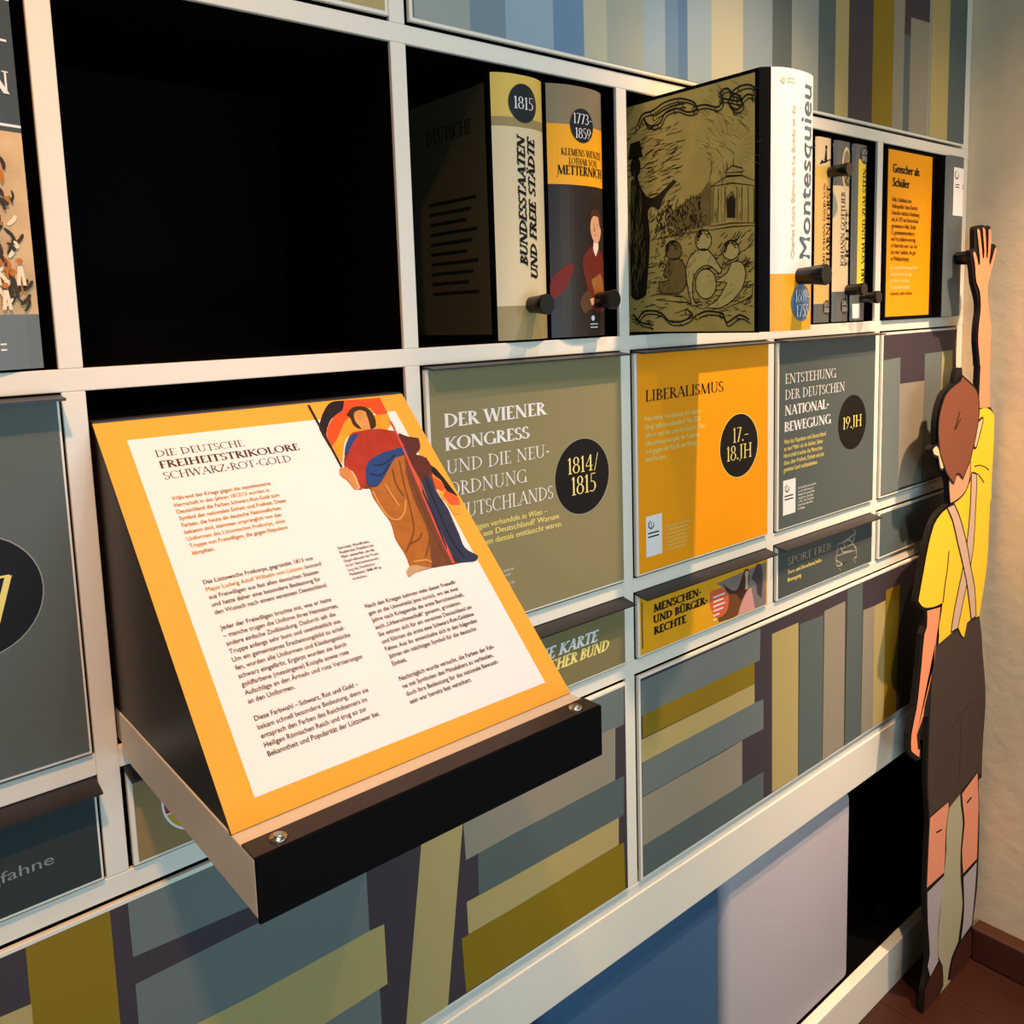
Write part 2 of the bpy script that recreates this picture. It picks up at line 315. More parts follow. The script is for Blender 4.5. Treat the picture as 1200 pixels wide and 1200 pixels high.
# measured outlines, in module units
BOY = {'outline': [(4.722,0.12),(4.673,0.192),(4.651,0.263),(4.64,0.291),(4.614,0.361),(4.625,0.371),(4.659,0.374),(4.667,0.383),(4.659,0.481),(4.669,0.499),(4.708,0.507),(4.759,0.513),(4.795,0.509),(4.847,0.513),(4.876,0.505),(4.884,0.413),(4.946,0.409),(4.962,0.401),(4.959,0.368),(4.921,0.287),(4.89,0.228),(4.864,0.177),(4.869,0.118),(4.893,0.03),(4.931,-0.075),(4.933,-0.135),(4.933,-0.225),(4.939,-0.293),(4.936,-0.295),(4.952,-0.531),(5.013,-0.583),(5.022,-0.638),(5.02,-0.793),(5.011,-0.948),(5.011,-1.074),(5.001,-0.992),(4.996,-1.116),(4.99,-1.26),(4.991,-1.406),(4.971,-1.568),(4.936,-1.698),(4.915,-1.781),(4.913,-1.815),(4.956,-1.94),(4.976,-2.046),(4.996,-2.142),(4.99,-2.096),(5.036,-2.275),(5.054,-2.426),(5.039,-2.613),(5.032,-2.781),(5.037,-2.903),(4.985,-2.9),(4.986,-2.867),(5.026,-3.176),(5.035,-3.46),(5.029,-3.657),(4.983,-3.87),(4.976,-3.917),(4.991,-4.115),(4.404,-4.146),(4.286,-4.144),(4.294,-3.956),(4.322,-3.893),(4.341,-3.747),(4.306,-3.527),(4.284,-3.302),(4.292,-3.018),(4.296,-2.878),(4.255,-2.649),(4.254,-2.34),(4.257,-2.239),(4.203,-2.221),(4.146,-2.313),(4.171,-2.403),(4.179,-2.461),(4.118,-2.451),(4.02,-2.363),(4.019,-2.258),(4.074,-2.129),(4.098,-2.008),(4.146,-1.766),(4.119,-1.896),(4.146,-1.724),(4.174,-1.686),(4.173,-1.597),(4.109,-1.563),(4.061,-1.516),(4.084,-1.443),(4.124,-1.329),(4.164,-1.224),(4.224,-1.121),(4.297,-1.072),(4.355,-1.056),(4.423,-1.04),(4.438,-1.031),(4.409,-0.899),(4.361,-0.856),(4.331,-0.826),(4.304,-0.826),(4.279,-0.808),(4.259,-0.745),(4.212,-0.732),(4.18,-0.698),(4.224,-0.678),(4.256,-0.685),(4.249,-0.656),(4.242,-0.585),(4.253,-0.516),(4.28,-0.459),(4.316,-0.414),(4.378,-0.383),(4.457,-0.361),(4.47,-0.316),(4.491,-0.278),(4.554,-0.28),(4.567,-0.333),(4.644,-0.372),(4.727,-0.415),(4.77,-0.47),(4.771,-0.374),(4.773,-0.285),(4.764,-0.282),(4.754,-0.23),(4.729,-0.141),(4.731,-0.054),(4.744,0.004),(4.748,0.062)],'raised_arm': [(4.747,0.134),(4.728,0.159),(4.69,0.199),(4.674,0.256),(4.666,0.291),(4.635,0.354),(4.651,0.363),(4.673,0.348),(4.714,0.286),(4.731,0.292),(4.725,0.342),(4.679,0.482),(4.692,0.489),(4.714,0.476),(4.754,0.364),(4.766,0.325),(4.783,0.328),(4.787,0.364),(4.752,0.495),(4.769,0.498),(4.788,0.479),(4.809,0.379),(4.815,0.329),(4.831,0.329),(4.839,0.365),(4.835,0.487),(4.852,0.494),(4.868,0.481),(4.872,0.395),(4.856,0.308),(4.87,0.288),(4.891,0.316),(4.93,0.385),(4.948,0.391),(4.95,0.375),(4.911,0.294),(4.88,0.235),(4.857,0.192),(4.847,0.148),(4.868,0.06),(4.915,-0.06),(4.92,-0.119),(4.915,-0.224),(4.922,-0.292),(4.917,-0.294),(4.938,-0.538),(4.793,-0.53),(4.783,-0.449),(4.784,-0.374),(4.787,-0.286),(4.781,-0.283),(4.768,-0.231),(4.743,-0.141),(4.745,-0.054),(4.758,0.004),(4.762,0.062)],'shirt': [(4.375,-1.064),(4.317,-1.08),(4.243,-1.124),(4.183,-1.227),(4.143,-1.333),(4.103,-1.447),(4.079,-1.516),(4.128,-1.559),(4.204,-1.585),(4.311,-1.599),(4.38,-1.598),(4.364,-1.663),(4.343,-1.731),(4.347,-1.787),(4.342,-1.833),(4.485,-1.815),(4.599,-1.802),(4.657,-1.87),(4.686,-1.883),(4.717,-1.804),(4.804,-1.797),(4.894,-1.808),(4.921,-1.714),(4.966,-1.567),(4.987,-1.405),(4.986,-1.259),(4.991,-1.116),(5.006,-1.105),(5.004,-0.947),(5.013,-0.792),(5.007,-0.598),(4.969,-0.567),(4.911,-0.544),(4.856,-0.534),(4.797,-0.54),(4.778,-0.568),(4.756,-0.625),(4.737,-0.713),(4.693,-0.828),(4.702,-0.942),(4.637,-1.0),(4.521,-1.034),(4.472,-1.051)],'neck': [(4.413,-0.863),(4.441,-1.032),(4.529,-1.026),(4.636,-0.992),(4.683,-0.924),(4.685,-0.812),(4.454,-0.796)],'hair': [(4.54,-0.331),(4.563,-0.344),(4.641,-0.379),(4.722,-0.422),(4.762,-0.477),(4.773,-0.567),(4.757,-0.633),(4.728,-0.712),(4.697,-0.768),(4.675,-0.818),(4.627,-0.864),(4.588,-0.91),(4.534,-0.875),(4.493,-0.874),(4.468,-0.922),(4.437,-0.899),(4.377,-0.851),(4.333,-0.794),(4.29,-0.732),(4.267,-0.665),(4.257,-0.587),(4.268,-0.518),(4.296,-0.464),(4.332,-0.418),(4.394,-0.388),(4.473,-0.366),(4.513,-0.355)],'ear_l': [(4.195,-0.699),(4.232,-0.686),(4.257,-0.699),(4.277,-0.73),(4.33,-0.815),(4.319,-0.822),(4.295,-0.811),(4.267,-0.743),(4.212,-0.725)],'ear_r': [(4.768,-0.615),(4.827,-0.595),(4.835,-0.604),(4.788,-0.693),(4.752,-0.751),(4.734,-0.75),(4.734,-0.724)],'ear_r_line': [(4.746,-0.613),(4.829,-0.58),(4.855,-0.589),(4.803,-0.7),(4.758,-0.761),(4.723,-0.758),(4.723,-0.719)],'strap_a': [(4.404,-1.055),(4.484,-1.052),(4.55,-1.125),(4.608,-1.209),(4.682,-1.344),(4.734,-1.469),(4.8,-1.608),(4.837,-1.791),(4.777,-1.792),(4.711,-1.587),(4.647,-1.45),(4.55,-1.272),(4.48,-1.14)],'strap_b': [(4.713,-0.904),(4.767,-0.917),(4.78,-0.941),(4.777,-1.127),(4.767,-1.333),(4.734,-1.459),(4.688,-1.563),(4.624,-1.709),(4.588,-1.799),(4.505,-1.801),(4.538,-1.688),(4.592,-1.56),(4.637,-1.457),(4.68,-1.325),(4.712,-1.116)],'shorts': [(4.346,-1.838),(4.486,-1.818),(4.599,-1.806),(4.657,-1.874),(4.691,-1.888),(4.721,-1.809),(4.804,-1.801),(4.9,-1.814),(4.946,-1.938),(4.967,-2.043),(4.984,-2.138),(4.977,-2.092),(5.028,-2.273),(5.041,-2.422),(5.025,-2.608),(5.019,-2.776),(5.012,-2.882),(4.962,-2.832),(4.741,-2.874),(4.585,-2.914),(4.566,-2.909),(4.554,-2.866),(4.305,-2.861),(4.269,-2.655),(4.267,-2.345),(4.276,-2.144),(4.302,-1.869),(4.328,-1.842)],'leg_l': [(4.311,-2.872),(4.549,-2.871),(4.559,-2.918),(4.528,-3.044),(4.528,-3.2),(4.523,-3.311),(4.296,-3.302),(4.304,-3.024)],'leg_r': [(4.742,-2.894),(4.963,-2.842),(4.997,-3.082),(5.0,-3.437),(4.8,-3.444),(4.77,-3.276),(4.796,-3.111),(4.762,-2.986)],'sock_l': [(4.301,-3.333),(4.517,-3.33),(4.504,-3.422),(4.462,-3.638),(4.477,-3.868),(4.373,-3.911),(4.333,-3.821),(4.358,-3.756),(4.319,-3.534)],'sock_r': [(4.802,-3.471),(4.998,-3.46),(4.984,-3.653),(4.954,-3.868),(4.798,-3.891),(4.824,-3.773),(4.826,-3.659)],'gap': [(4.572,-2.916),(4.717,-2.888),(4.734,-2.974),(4.771,-3.1),(4.752,-3.268),(4.766,-3.467),(4.808,-3.65),(4.789,-3.772),(4.762,-3.89),(4.667,-3.954),(4.624,-4.074),(4.749,-4.144),(4.984,-4.116),(4.971,-4.143),(4.413,-4.149),(4.516,-4.111),(4.567,-4.078),(4.548,-3.938),(4.485,-3.84),(4.476,-3.645),(4.525,-3.338),(4.547,-3.177),(4.541,-3.05)],'shoe_l': [(4.488,-3.885),(4.537,-3.936),(4.546,-4.063),(4.475,-4.096),(4.397,-4.139),(4.292,-4.138),(4.304,-3.962),(4.364,-3.912)],'shoe_r': [(4.949,-3.898),(4.981,-4.072),(4.889,-4.107),(4.712,-4.115),(4.637,-4.073),(4.681,-3.961),(4.764,-3.91),(4.812,-3.894)],'hang_arm': [(4.192,-1.6),(4.356,-1.62),(4.341,-1.703),(4.305,-1.821),(4.293,-1.937),(4.32,-1.774),(4.297,-1.848),(4.264,-2.009),(4.189,-2.156),(4.181,-2.204),(4.103,-2.293),(4.123,-2.385),(4.146,-2.393),(4.142,-2.437),(4.057,-2.376),(4.042,-2.356),(4.041,-2.266),(4.095,-2.135),(4.119,-2.024),(4.142,-1.883),(4.162,-1.761),(4.141,-1.893),(4.165,-1.729),(4.194,-1.691)]}
BOY_LINES = [[(4.507,-0.522),(4.451,-0.617),(4.466,-0.621),(4.522,-0.525)],[(4.531,-0.56),(4.491,-0.589),(4.456,-0.618),(4.468,-0.621),(4.503,-0.593),(4.543,-0.564)],[(4.751,-0.871),(4.82,-0.873),(4.891,-0.892),(4.953,-0.921),(4.964,-0.917),(4.899,-0.887),(4.82,-0.866),(4.747,-0.863)],[(4.704,-0.897),(4.802,-0.925),(4.887,-0.987),(4.901,-0.985),(4.812,-0.921),(4.71,-0.891)],[(4.434,-1.311),(4.421,-1.41),(4.393,-1.504),(4.377,-1.597),(4.391,-1.601),(4.407,-1.508),(4.434,-1.414),(4.448,-1.314)],[(4.571,-2.42),(4.719,-2.362),(4.863,-2.339),(4.855,-2.333),(4.711,-2.357),(4.563,-2.414)],[(4.684,-2.382),(4.693,-2.601),(4.692,-2.82),(4.701,-2.823),(4.702,-2.605),(4.693,-2.385)],[(4.403,-3.008),(4.477,-3.019),(4.465,-3.005),(4.391,-2.993)],[(4.828,-2.992),(4.891,-2.981),(4.87,-2.965),(4.807,-2.977)]]
STR_D = [('olive',[(-0.229,-1.394),(-0.032,-1.396),(-0.032,-1.733),(-0.037,-1.956),(-0.232,-1.923),(-0.232,-1.614)]),('khaki',[(-0.369,-1.552),(-0.229,-1.56),(-0.235,-1.824),(-0.393,-1.81)]),('teal',[(0.013,-1.389),(0.725,-1.399),(0.732,-1.598),(0.014,-1.565)]),('teal',[(0.014,-1.643),(0.726,-1.64),(0.726,-1.855),(0.339,-1.857),(0.034,-1.843),(0.012,-1.861)]),('khaki',[(0.034,-1.843),(0.339,-1.857),(0.726,-1.855),(0.781,-1.859),(0.782,-2.072),(0.549,-2.079),(0.029,-2.052)]),('teal',[(0.549,-2.079),(0.752,-2.074),(0.752,-2.293),(0.392,-2.27),(0.019,-2.176),(0.029,-2.052)]),('khaki',[(0.952,-1.566),(1.129,-1.545),(1.018,-2.287),(0.986,-2.487),(0.84,-2.475)]),('teal',[(1.104,-1.38),(1.946,-1.371),(1.942,-1.569),(1.108,-1.584)]),('stone',[(1.113,-1.57),(1.891,-1.563),(1.885,-1.787),(1.334,-1.785),(1.121,-1.789)]),('dteal',[(1.174,-1.788),(1.334,-1.785),(1.937,-1.788),(1.933,-1.957),(1.327,-1.95),(1.171,-1.945)]),('khaki',[(1.117,-1.945),(1.327,-1.95),(1.902,-1.956),(1.899,-2.074),(1.322,-2.073),(1.119,-2.07)]),('olive',[(1.089,-2.071),(1.322,-2.073),(1.93,-2.076),(1.935,-2.314),(1.098,-2.283)])]
STR_E = [('teal',[(2.039,-1.42),(2.903,-1.418),(2.898,-1.574),(2.855,-1.572),(2.039,-1.569)]),('olive',[(2.058,-1.568),(2.855,-1.572),(2.855,-1.678),(2.056,-1.667)]),('khaki',[(2.04,-1.672),(2.855,-1.678),(2.856,-1.772),(2.038,-1.774)]),('teal',[(2.05,-1.775),(2.856,-1.772),(2.93,-1.778),(2.931,-1.928),(2.753,-1.923),(2.204,-1.926),(2.047,-1.925)]),('stone',[(2.047,-1.928),(2.614,-1.929),(2.756,-1.924),(2.757,-2.147),(2.043,-2.145)]),('dteal',[(2.043,-2.145),(2.932,-2.147),(2.933,-2.287),(2.04,-2.288)]),('khaki',[(2.999,-1.47),(3.231,-1.472),(3.239,-2.289),(3.007,-2.284)]),('dteal',[(3.244,-1.484),(3.465,-1.493),(3.472,-2.289),(3.243,-2.291)]),('stone',[(3.475,-1.474),(3.684,-1.471),(3.692,-2.285),(3.476,-2.291)]),('dteal',[(3.707,-1.417),(3.867,-1.411),(3.874,-2.285),(3.702,-2.288)]),('stone',[(3.877,-1.569),(4.003,-1.575),(4.009,-2.297),(3.877,-2.286)]),('khaki',[(4.003,-1.575),(4.128,-1.573),(4.137,-2.304),(4.009,-2.297)]),('olive',[(4.131,-1.515),(4.296,-1.516),(4.282,-2.335),(4.137,-2.304)])]
STR_U = [('purl',1.035,1.054),('sage',1.054,1.272),('blue2',1.272,1.422),('ltblue',1.422,1.641),('blue',1.641,1.791),('cream',1.791,1.911),('sage',1.911,2.116),('ltblue',2.116,2.242),('blue',2.242,2.321),('blue3',2.321,2.38),('ltblue',2.38,2.537),('cream',2.537,2.756),('gblue',2.756,2.976),('dteal',2.976,3.13),('sage2',3.13,3.355),('dteal',3.355,3.507),('khaki',3.507,3.631),('pur',3.631,3.868),('olive',3.868,4.083),('stone',4.083,4.215),('dteal',4.215,4.294),('stone',4.294,4.51),('khaki',4.51,4.737),('dteal',4.737,4.965)]
STR_C = [('teal',[(4.033,-0.214),(4.24,-0.207),(4.257,-0.955),(4.039,-0.959)]),('stone',[(4.236,-0.355),(4.538,-0.359),(4.537,-0.95),(4.249,-0.947)]),('teal',[(4.537,-0.204),(4.749,-0.202),(4.759,-0.913),(4.546,-0.952)]),('khaki',[(4.755,-0.202),(4.903,-0.199),(4.919,-0.879),(4.759,-0.913)])]
MEN_ART = {'coral': [(2.515,-1.147),(2.594,-1.147),(2.625,-1.16),(2.652,-1.192),(2.648,-1.247),(2.612,-1.278),(2.571,-1.282),(2.54,-1.26),(2.514,-1.209)],'grey': [(2.559,-1.12),(2.948,-1.102),(2.946,-1.312),(2.712,-1.303),(2.648,-1.247),(2.652,-1.192),(2.625,-1.16)],'brown': [(2.652,-1.192),(2.703,-1.187),(2.778,-1.221),(2.731,-1.302),(2.62,-1.305),(2.576,-1.302),(2.571,-1.282),(2.612,-1.278),(2.648,-1.247)],'dress': [(2.722,-1.306),(2.74,-1.27),(2.788,-1.212),(2.826,-1.198),(2.836,-1.235),(2.855,-1.304),(2.836,-1.314)],'cloak': [(2.607,-1.131),(2.685,-1.182),(2.722,-1.179),(2.773,-1.105),(2.802,-1.103),(2.811,-1.137),(2.797,-1.203),(2.74,-1.241),(2.712,-1.206),(2.648,-1.185)],'wing': [(2.874,-1.098),(2.908,-1.111),(2.919,-1.178),(2.909,-1.27),(2.875,-1.238),(2.865,-1.189),(2.826,-1.157),(2.855,-1.117)],'face': [(2.778,-1.118),(2.792,-1.109),(2.804,-1.124),(2.799,-1.145),(2.802,-1.198),(2.778,-1.198),(2.783,-1.148)],'rule': [(2.057,-1.087),(2.066,-1.087),(2.067,-1.282),(2.058,-1.281)]}
TX = {'WIENER': [('DER WIENER',1.104,-0.264,0.452,0.046,-0.002),('KONGRESS',1.104,-0.34,0.37,0.043,-0.006),('UND DIE NEU-',1.106,-0.418,0.465,0.045,-0.015),('ORDNUNG',1.106,-0.495,0.351,0.047,-0.005),('DEUTSCHLANDS',1.103,-0.575,0.48,0.049,0.004)],'WIENER_BODY': [('Die Mächtigen verhandeln in Wien –',1.101,-0.626,0.449,0.023,0.001),('Was wird aus Deutschland? Warum',1.099,-0.655,0.508,0.022,-0.004),('viele Menschen damals enttäuscht waren.',1.098,-0.686,0.526,0.022,-0.008)],'WIENER_DATE': [('1814/',1.657,-0.499,0.166,0.061,-0.001),('1815',1.674,-0.581,0.134,0.069,-0.003)],'LIB': [('LIBERALISMUS',2.098,-0.265,0.517,0.045,-0.001)],'LIB_BODY': [('L1',2.094,-0.346,0.434,0.025,0.006),('L6',2.094,-0.511,0.15,0.025,-0.002)],'LIB_DATE': [('17.–',2.682,-0.502,0.121,0.069,-0.002),('18.JH',2.635,-0.581,0.192,0.065,-0.004)],'LIB_LABEL': [(2.093,-0.733),(2.194,-0.737),(2.191,-0.906),(2.092,-0.902)],'LIB_SMALL': [('s1',2.219,-0.802,0.182,0.012,-0.003),('s7',2.221,-0.901,0.166,0.012,-0.001)],'ENT': [('ENTSTEHUNG',3.097,-0.27,0.46,0.05,0.001),('DER DEUTSCHEN',3.097,-0.346,0.548,0.047,0.001),('NATIONAL-',3.096,-0.421,0.397,0.046,-0.002),('BEWEGUNG',3.093,-0.499,0.418,0.05,-0.008)],'ENT_BODY': [('L1',3.09,-0.556,0.443,0.018,-0.004),('L5',3.087,-0.691,0.374,0.021,-0.006)],'ENT_DATE': [('19.JH',3.63,-0.545,0.192,0.059,0.002)],'ENT_LABEL': [(3.087,-0.732),(3.195,-0.736),(3.191,-0.903),(3.084,-0.904)],'ENT_SMALL': [('s1',3.217,-0.793,0.186,0.009,-0.001),('s7',3.217,-0.9,0.09,0.011,0.003)],'MEN': [('MENSCHEN-',2.135,-1.146,0.317,0.029,-0.007),('UND BÜRGER-',2.131,-1.194,0.365,0.029,-0.002),('RECHTE',2.134,-1.243,0.212,0.03,-0.004)],'SPORT': [('SPORT FREI!',3.13,-1.157,0.406,0.037,-0.013)],'SPORT_BODY': [('Turn- und Burschenschafts-',3.131,-1.2,0.313,0.016,-0.013),('Bewegung',3.131,-1.238,0.12,0.016,0.0)],'KARTE': [('KARTE',1.613,-1.175,0.176,0.043,-0.009),('BUND',1.705,-1.227,0.146,0.043,-0.004)]}
SPORT_ART = [[(3.605,-1.144),(3.724,-1.145),(3.787,-1.203),(3.795,-1.252),(3.651,-1.263),(3.582,-1.225),(3.605,-1.144)],[(3.582,-1.225),(3.598,-1.263),(3.651,-1.263),(3.772,-1.253),(3.78,-1.284)],[(3.619,-1.279),(3.631,-1.293)],[(3.648,-1.147),(3.681,-1.177),(3.747,-1.172),(3.779,-1.114),(3.756,-1.087)],[(3.616,-1.175),(3.714,-1.177),(3.659,-1.138),(3.724,-1.133),(3.768,-1.118)],[(3.596,-1.205),(3.782,-1.214)],[(3.627,-1.16),(3.65,-1.199),(3.749,-1.207)]]
BOARD_FOLDS = [[(0.783,0.25),(0.759,0.33),(0.737,0.418),(0.713,0.486),(0.656,0.545)],[(0.652,0.333),(0.651,0.384),(0.661,0.43),(0.685,0.441),(0.712,0.424),(0.738,0.384)],[(0.79,0.281),(0.768,0.379),(0.761,0.469),(0.747,0.521),(0.707,0.571)],[(0.748,0.274),(0.734,0.325),(0.738,0.373)],[(0.699,0.319),(0.703,0.366),(0.707,0.401)],[(0.784,0.382),(0.773,0.466),(0.769,0.537),(0.767,0.602)],[(0.796,0.313),(0.783,0.405),(0.773,0.488)],[(0.662,0.576),(0.702,0.58),(0.718,0.59)],[(0.679,0.522),(0.715,0.514),(0.735,0.496)],[(0.839,0.321),(0.824,0.425),(0.814,0.536),(0.824,0.599)],[(0.805,0.362),(0.797,0.454),(0.783,0.562)],[(0.692,0.253),(0.73,0.253),(0.783,0.225)],[(0.669,0.278),(0.702,0.29),(0.746,0.256)]]
BOARD_ART = {'flag_black': [(0.594,0.082),(0.636,0.028),(0.667,0.006),(0.709,0.005),(0.687,0.041),(0.641,0.067),(0.602,0.117),(0.59,0.173),(0.586,0.103)],'flag_red': [(0.709,0.005),(0.833,0.009),(0.83,0.072),(0.791,0.08),(0.782,0.043),(0.739,0.031),(0.676,0.097),(0.623,0.145),(0.59,0.173),(0.605,0.112),(0.649,0.062),(0.687,0.041)],'flag_gold': [(0.83,0.072),(0.823,0.111),(0.792,0.139),(0.765,0.122),(0.712,0.127),(0.663,0.139),(0.635,0.171),(0.604,0.231),(0.59,0.173),(0.623,0.145),(0.7,0.068),(0.794,0.074)],'hair': [(0.692,0.061),(0.723,0.036),(0.765,0.038),(0.78,0.066),(0.771,0.11),(0.753,0.123),(0.711,0.118),(0.697,0.1),(0.699,0.075)],'face': [(0.719,0.058),(0.743,0.048),(0.759,0.057),(0.754,0.088),(0.745,0.126),(0.717,0.128),(0.716,0.112),(0.71,0.089)],'tunic': [(0.671,0.134),(0.713,0.126),(0.769,0.126),(0.819,0.142),(0.823,0.181),(0.83,0.201),(0.804,0.207),(0.755,0.214),(0.7,0.236),(0.665,0.277),(0.635,0.318),(0.616,0.326),(0.601,0.3),(0.608,0.232),(0.635,0.201)],'sleeve_blue': [(0.622,0.202),(0.643,0.166),(0.676,0.136),(0.703,0.135),(0.668,0.164),(0.634,0.198)],'sash': [(0.677,0.244),(0.718,0.221),(0.768,0.21),(0.823,0.204),(0.826,0.232),(0.778,0.237),(0.72,0.287),(0.676,0.32),(0.651,0.318),(0.65,0.292)],'sleeve_dark': [(0.832,0.151),(0.853,0.167),(0.889,0.179),(0.876,0.215),(0.848,0.236),(0.874,0.253),(0.875,0.296),(0.822,0.33),(0.808,0.291),(0.81,0.242),(0.808,0.198)],'skirt': [(0.651,0.324),(0.675,0.323),(0.72,0.287),(0.77,0.241),(0.809,0.232),(0.816,0.286),(0.817,0.341),(0.803,0.42),(0.785,0.507),(0.784,0.611),(0.71,0.606),(0.645,0.608),(0.653,0.553),(0.648,0.498),(0.658,0.446),(0.649,0.389),(0.644,0.354)],'skirt_dark': [(0.809,0.232),(0.808,0.291),(0.811,0.351),(0.797,0.442),(0.784,0.529),(0.786,0.612),(0.71,0.606),(0.729,0.56),(0.757,0.496),(0.767,0.413),(0.775,0.333)],'hem': [(0.632,0.599),(0.657,0.585),(0.692,0.599),(0.71,0.606),(0.656,0.608),(0.63,0.617)],'cloak': [(0.816,0.286),(0.84,0.296),(0.854,0.335),(0.847,0.37),(0.855,0.431),(0.847,0.487),(0.846,0.521),(0.841,0.57),(0.87,0.605),(0.854,0.618),(0.816,0.614),(0.789,0.602),(0.768,0.569),(0.78,0.506),(0.798,0.419),(0.811,0.34)],'pole': [(0.82,0.097),(0.828,0.111),(0.796,0.487),(0.785,0.609),(0.776,0.609),(0.782,0.501),(0.82,0.146)],'staff': [(0.585,0.01),(0.593,0.009),(0.6,0.24),(0.593,0.244)],'hand': [(0.587,0.246),(0.611,0.244),(0.618,0.269),(0.614,0.317),(0.601,0.323),(0.592,0.287),(0.58,0.268)],'cuff': [(0.608,0.25),(0.623,0.264),(0.62,0.321),(0.606,0.324),(0.601,0.3)],'flag2_red': [(0.864,0.316),(0.886,0.353),(0.879,0.376),(0.863,0.373),(0.853,0.365)],'flag2_black': [(0.876,0.278),(0.891,0.299),(0.912,0.404),(0.885,0.377),(0.886,0.341),(0.871,0.314)],'flag2_red2': [(0.879,0.376),(0.91,0.407),(0.903,0.435),(0.871,0.423),(0.865,0.398)],'flag2_gold': [(0.853,0.365),(0.865,0.398),(0.869,0.428),(0.903,0.435),(0.891,0.462),(0.867,0.463),(0.863,0.427),(0.856,0.408)],'base': [(0.671,0.135),(0.717,0.128),(0.792,0.139),(0.831,0.154),(0.852,0.17),(0.888,0.182),(0.876,0.215),(0.85,0.236),(0.88,0.254),(0.872,0.302),(0.852,0.371),(0.857,0.437),(0.852,0.488),(0.848,0.527),(0.843,0.571),(0.868,0.604),(0.854,0.618),(0.816,0.614),(0.786,0.612),(0.71,0.606),(0.645,0.608),(0.653,0.553),(0.648,0.498),(0.658,0.446),(0.649,0.389),(0.647,0.326),(0.63,0.323),(0.601,0.3),(0.608,0.232),(0.64,0.178)]}
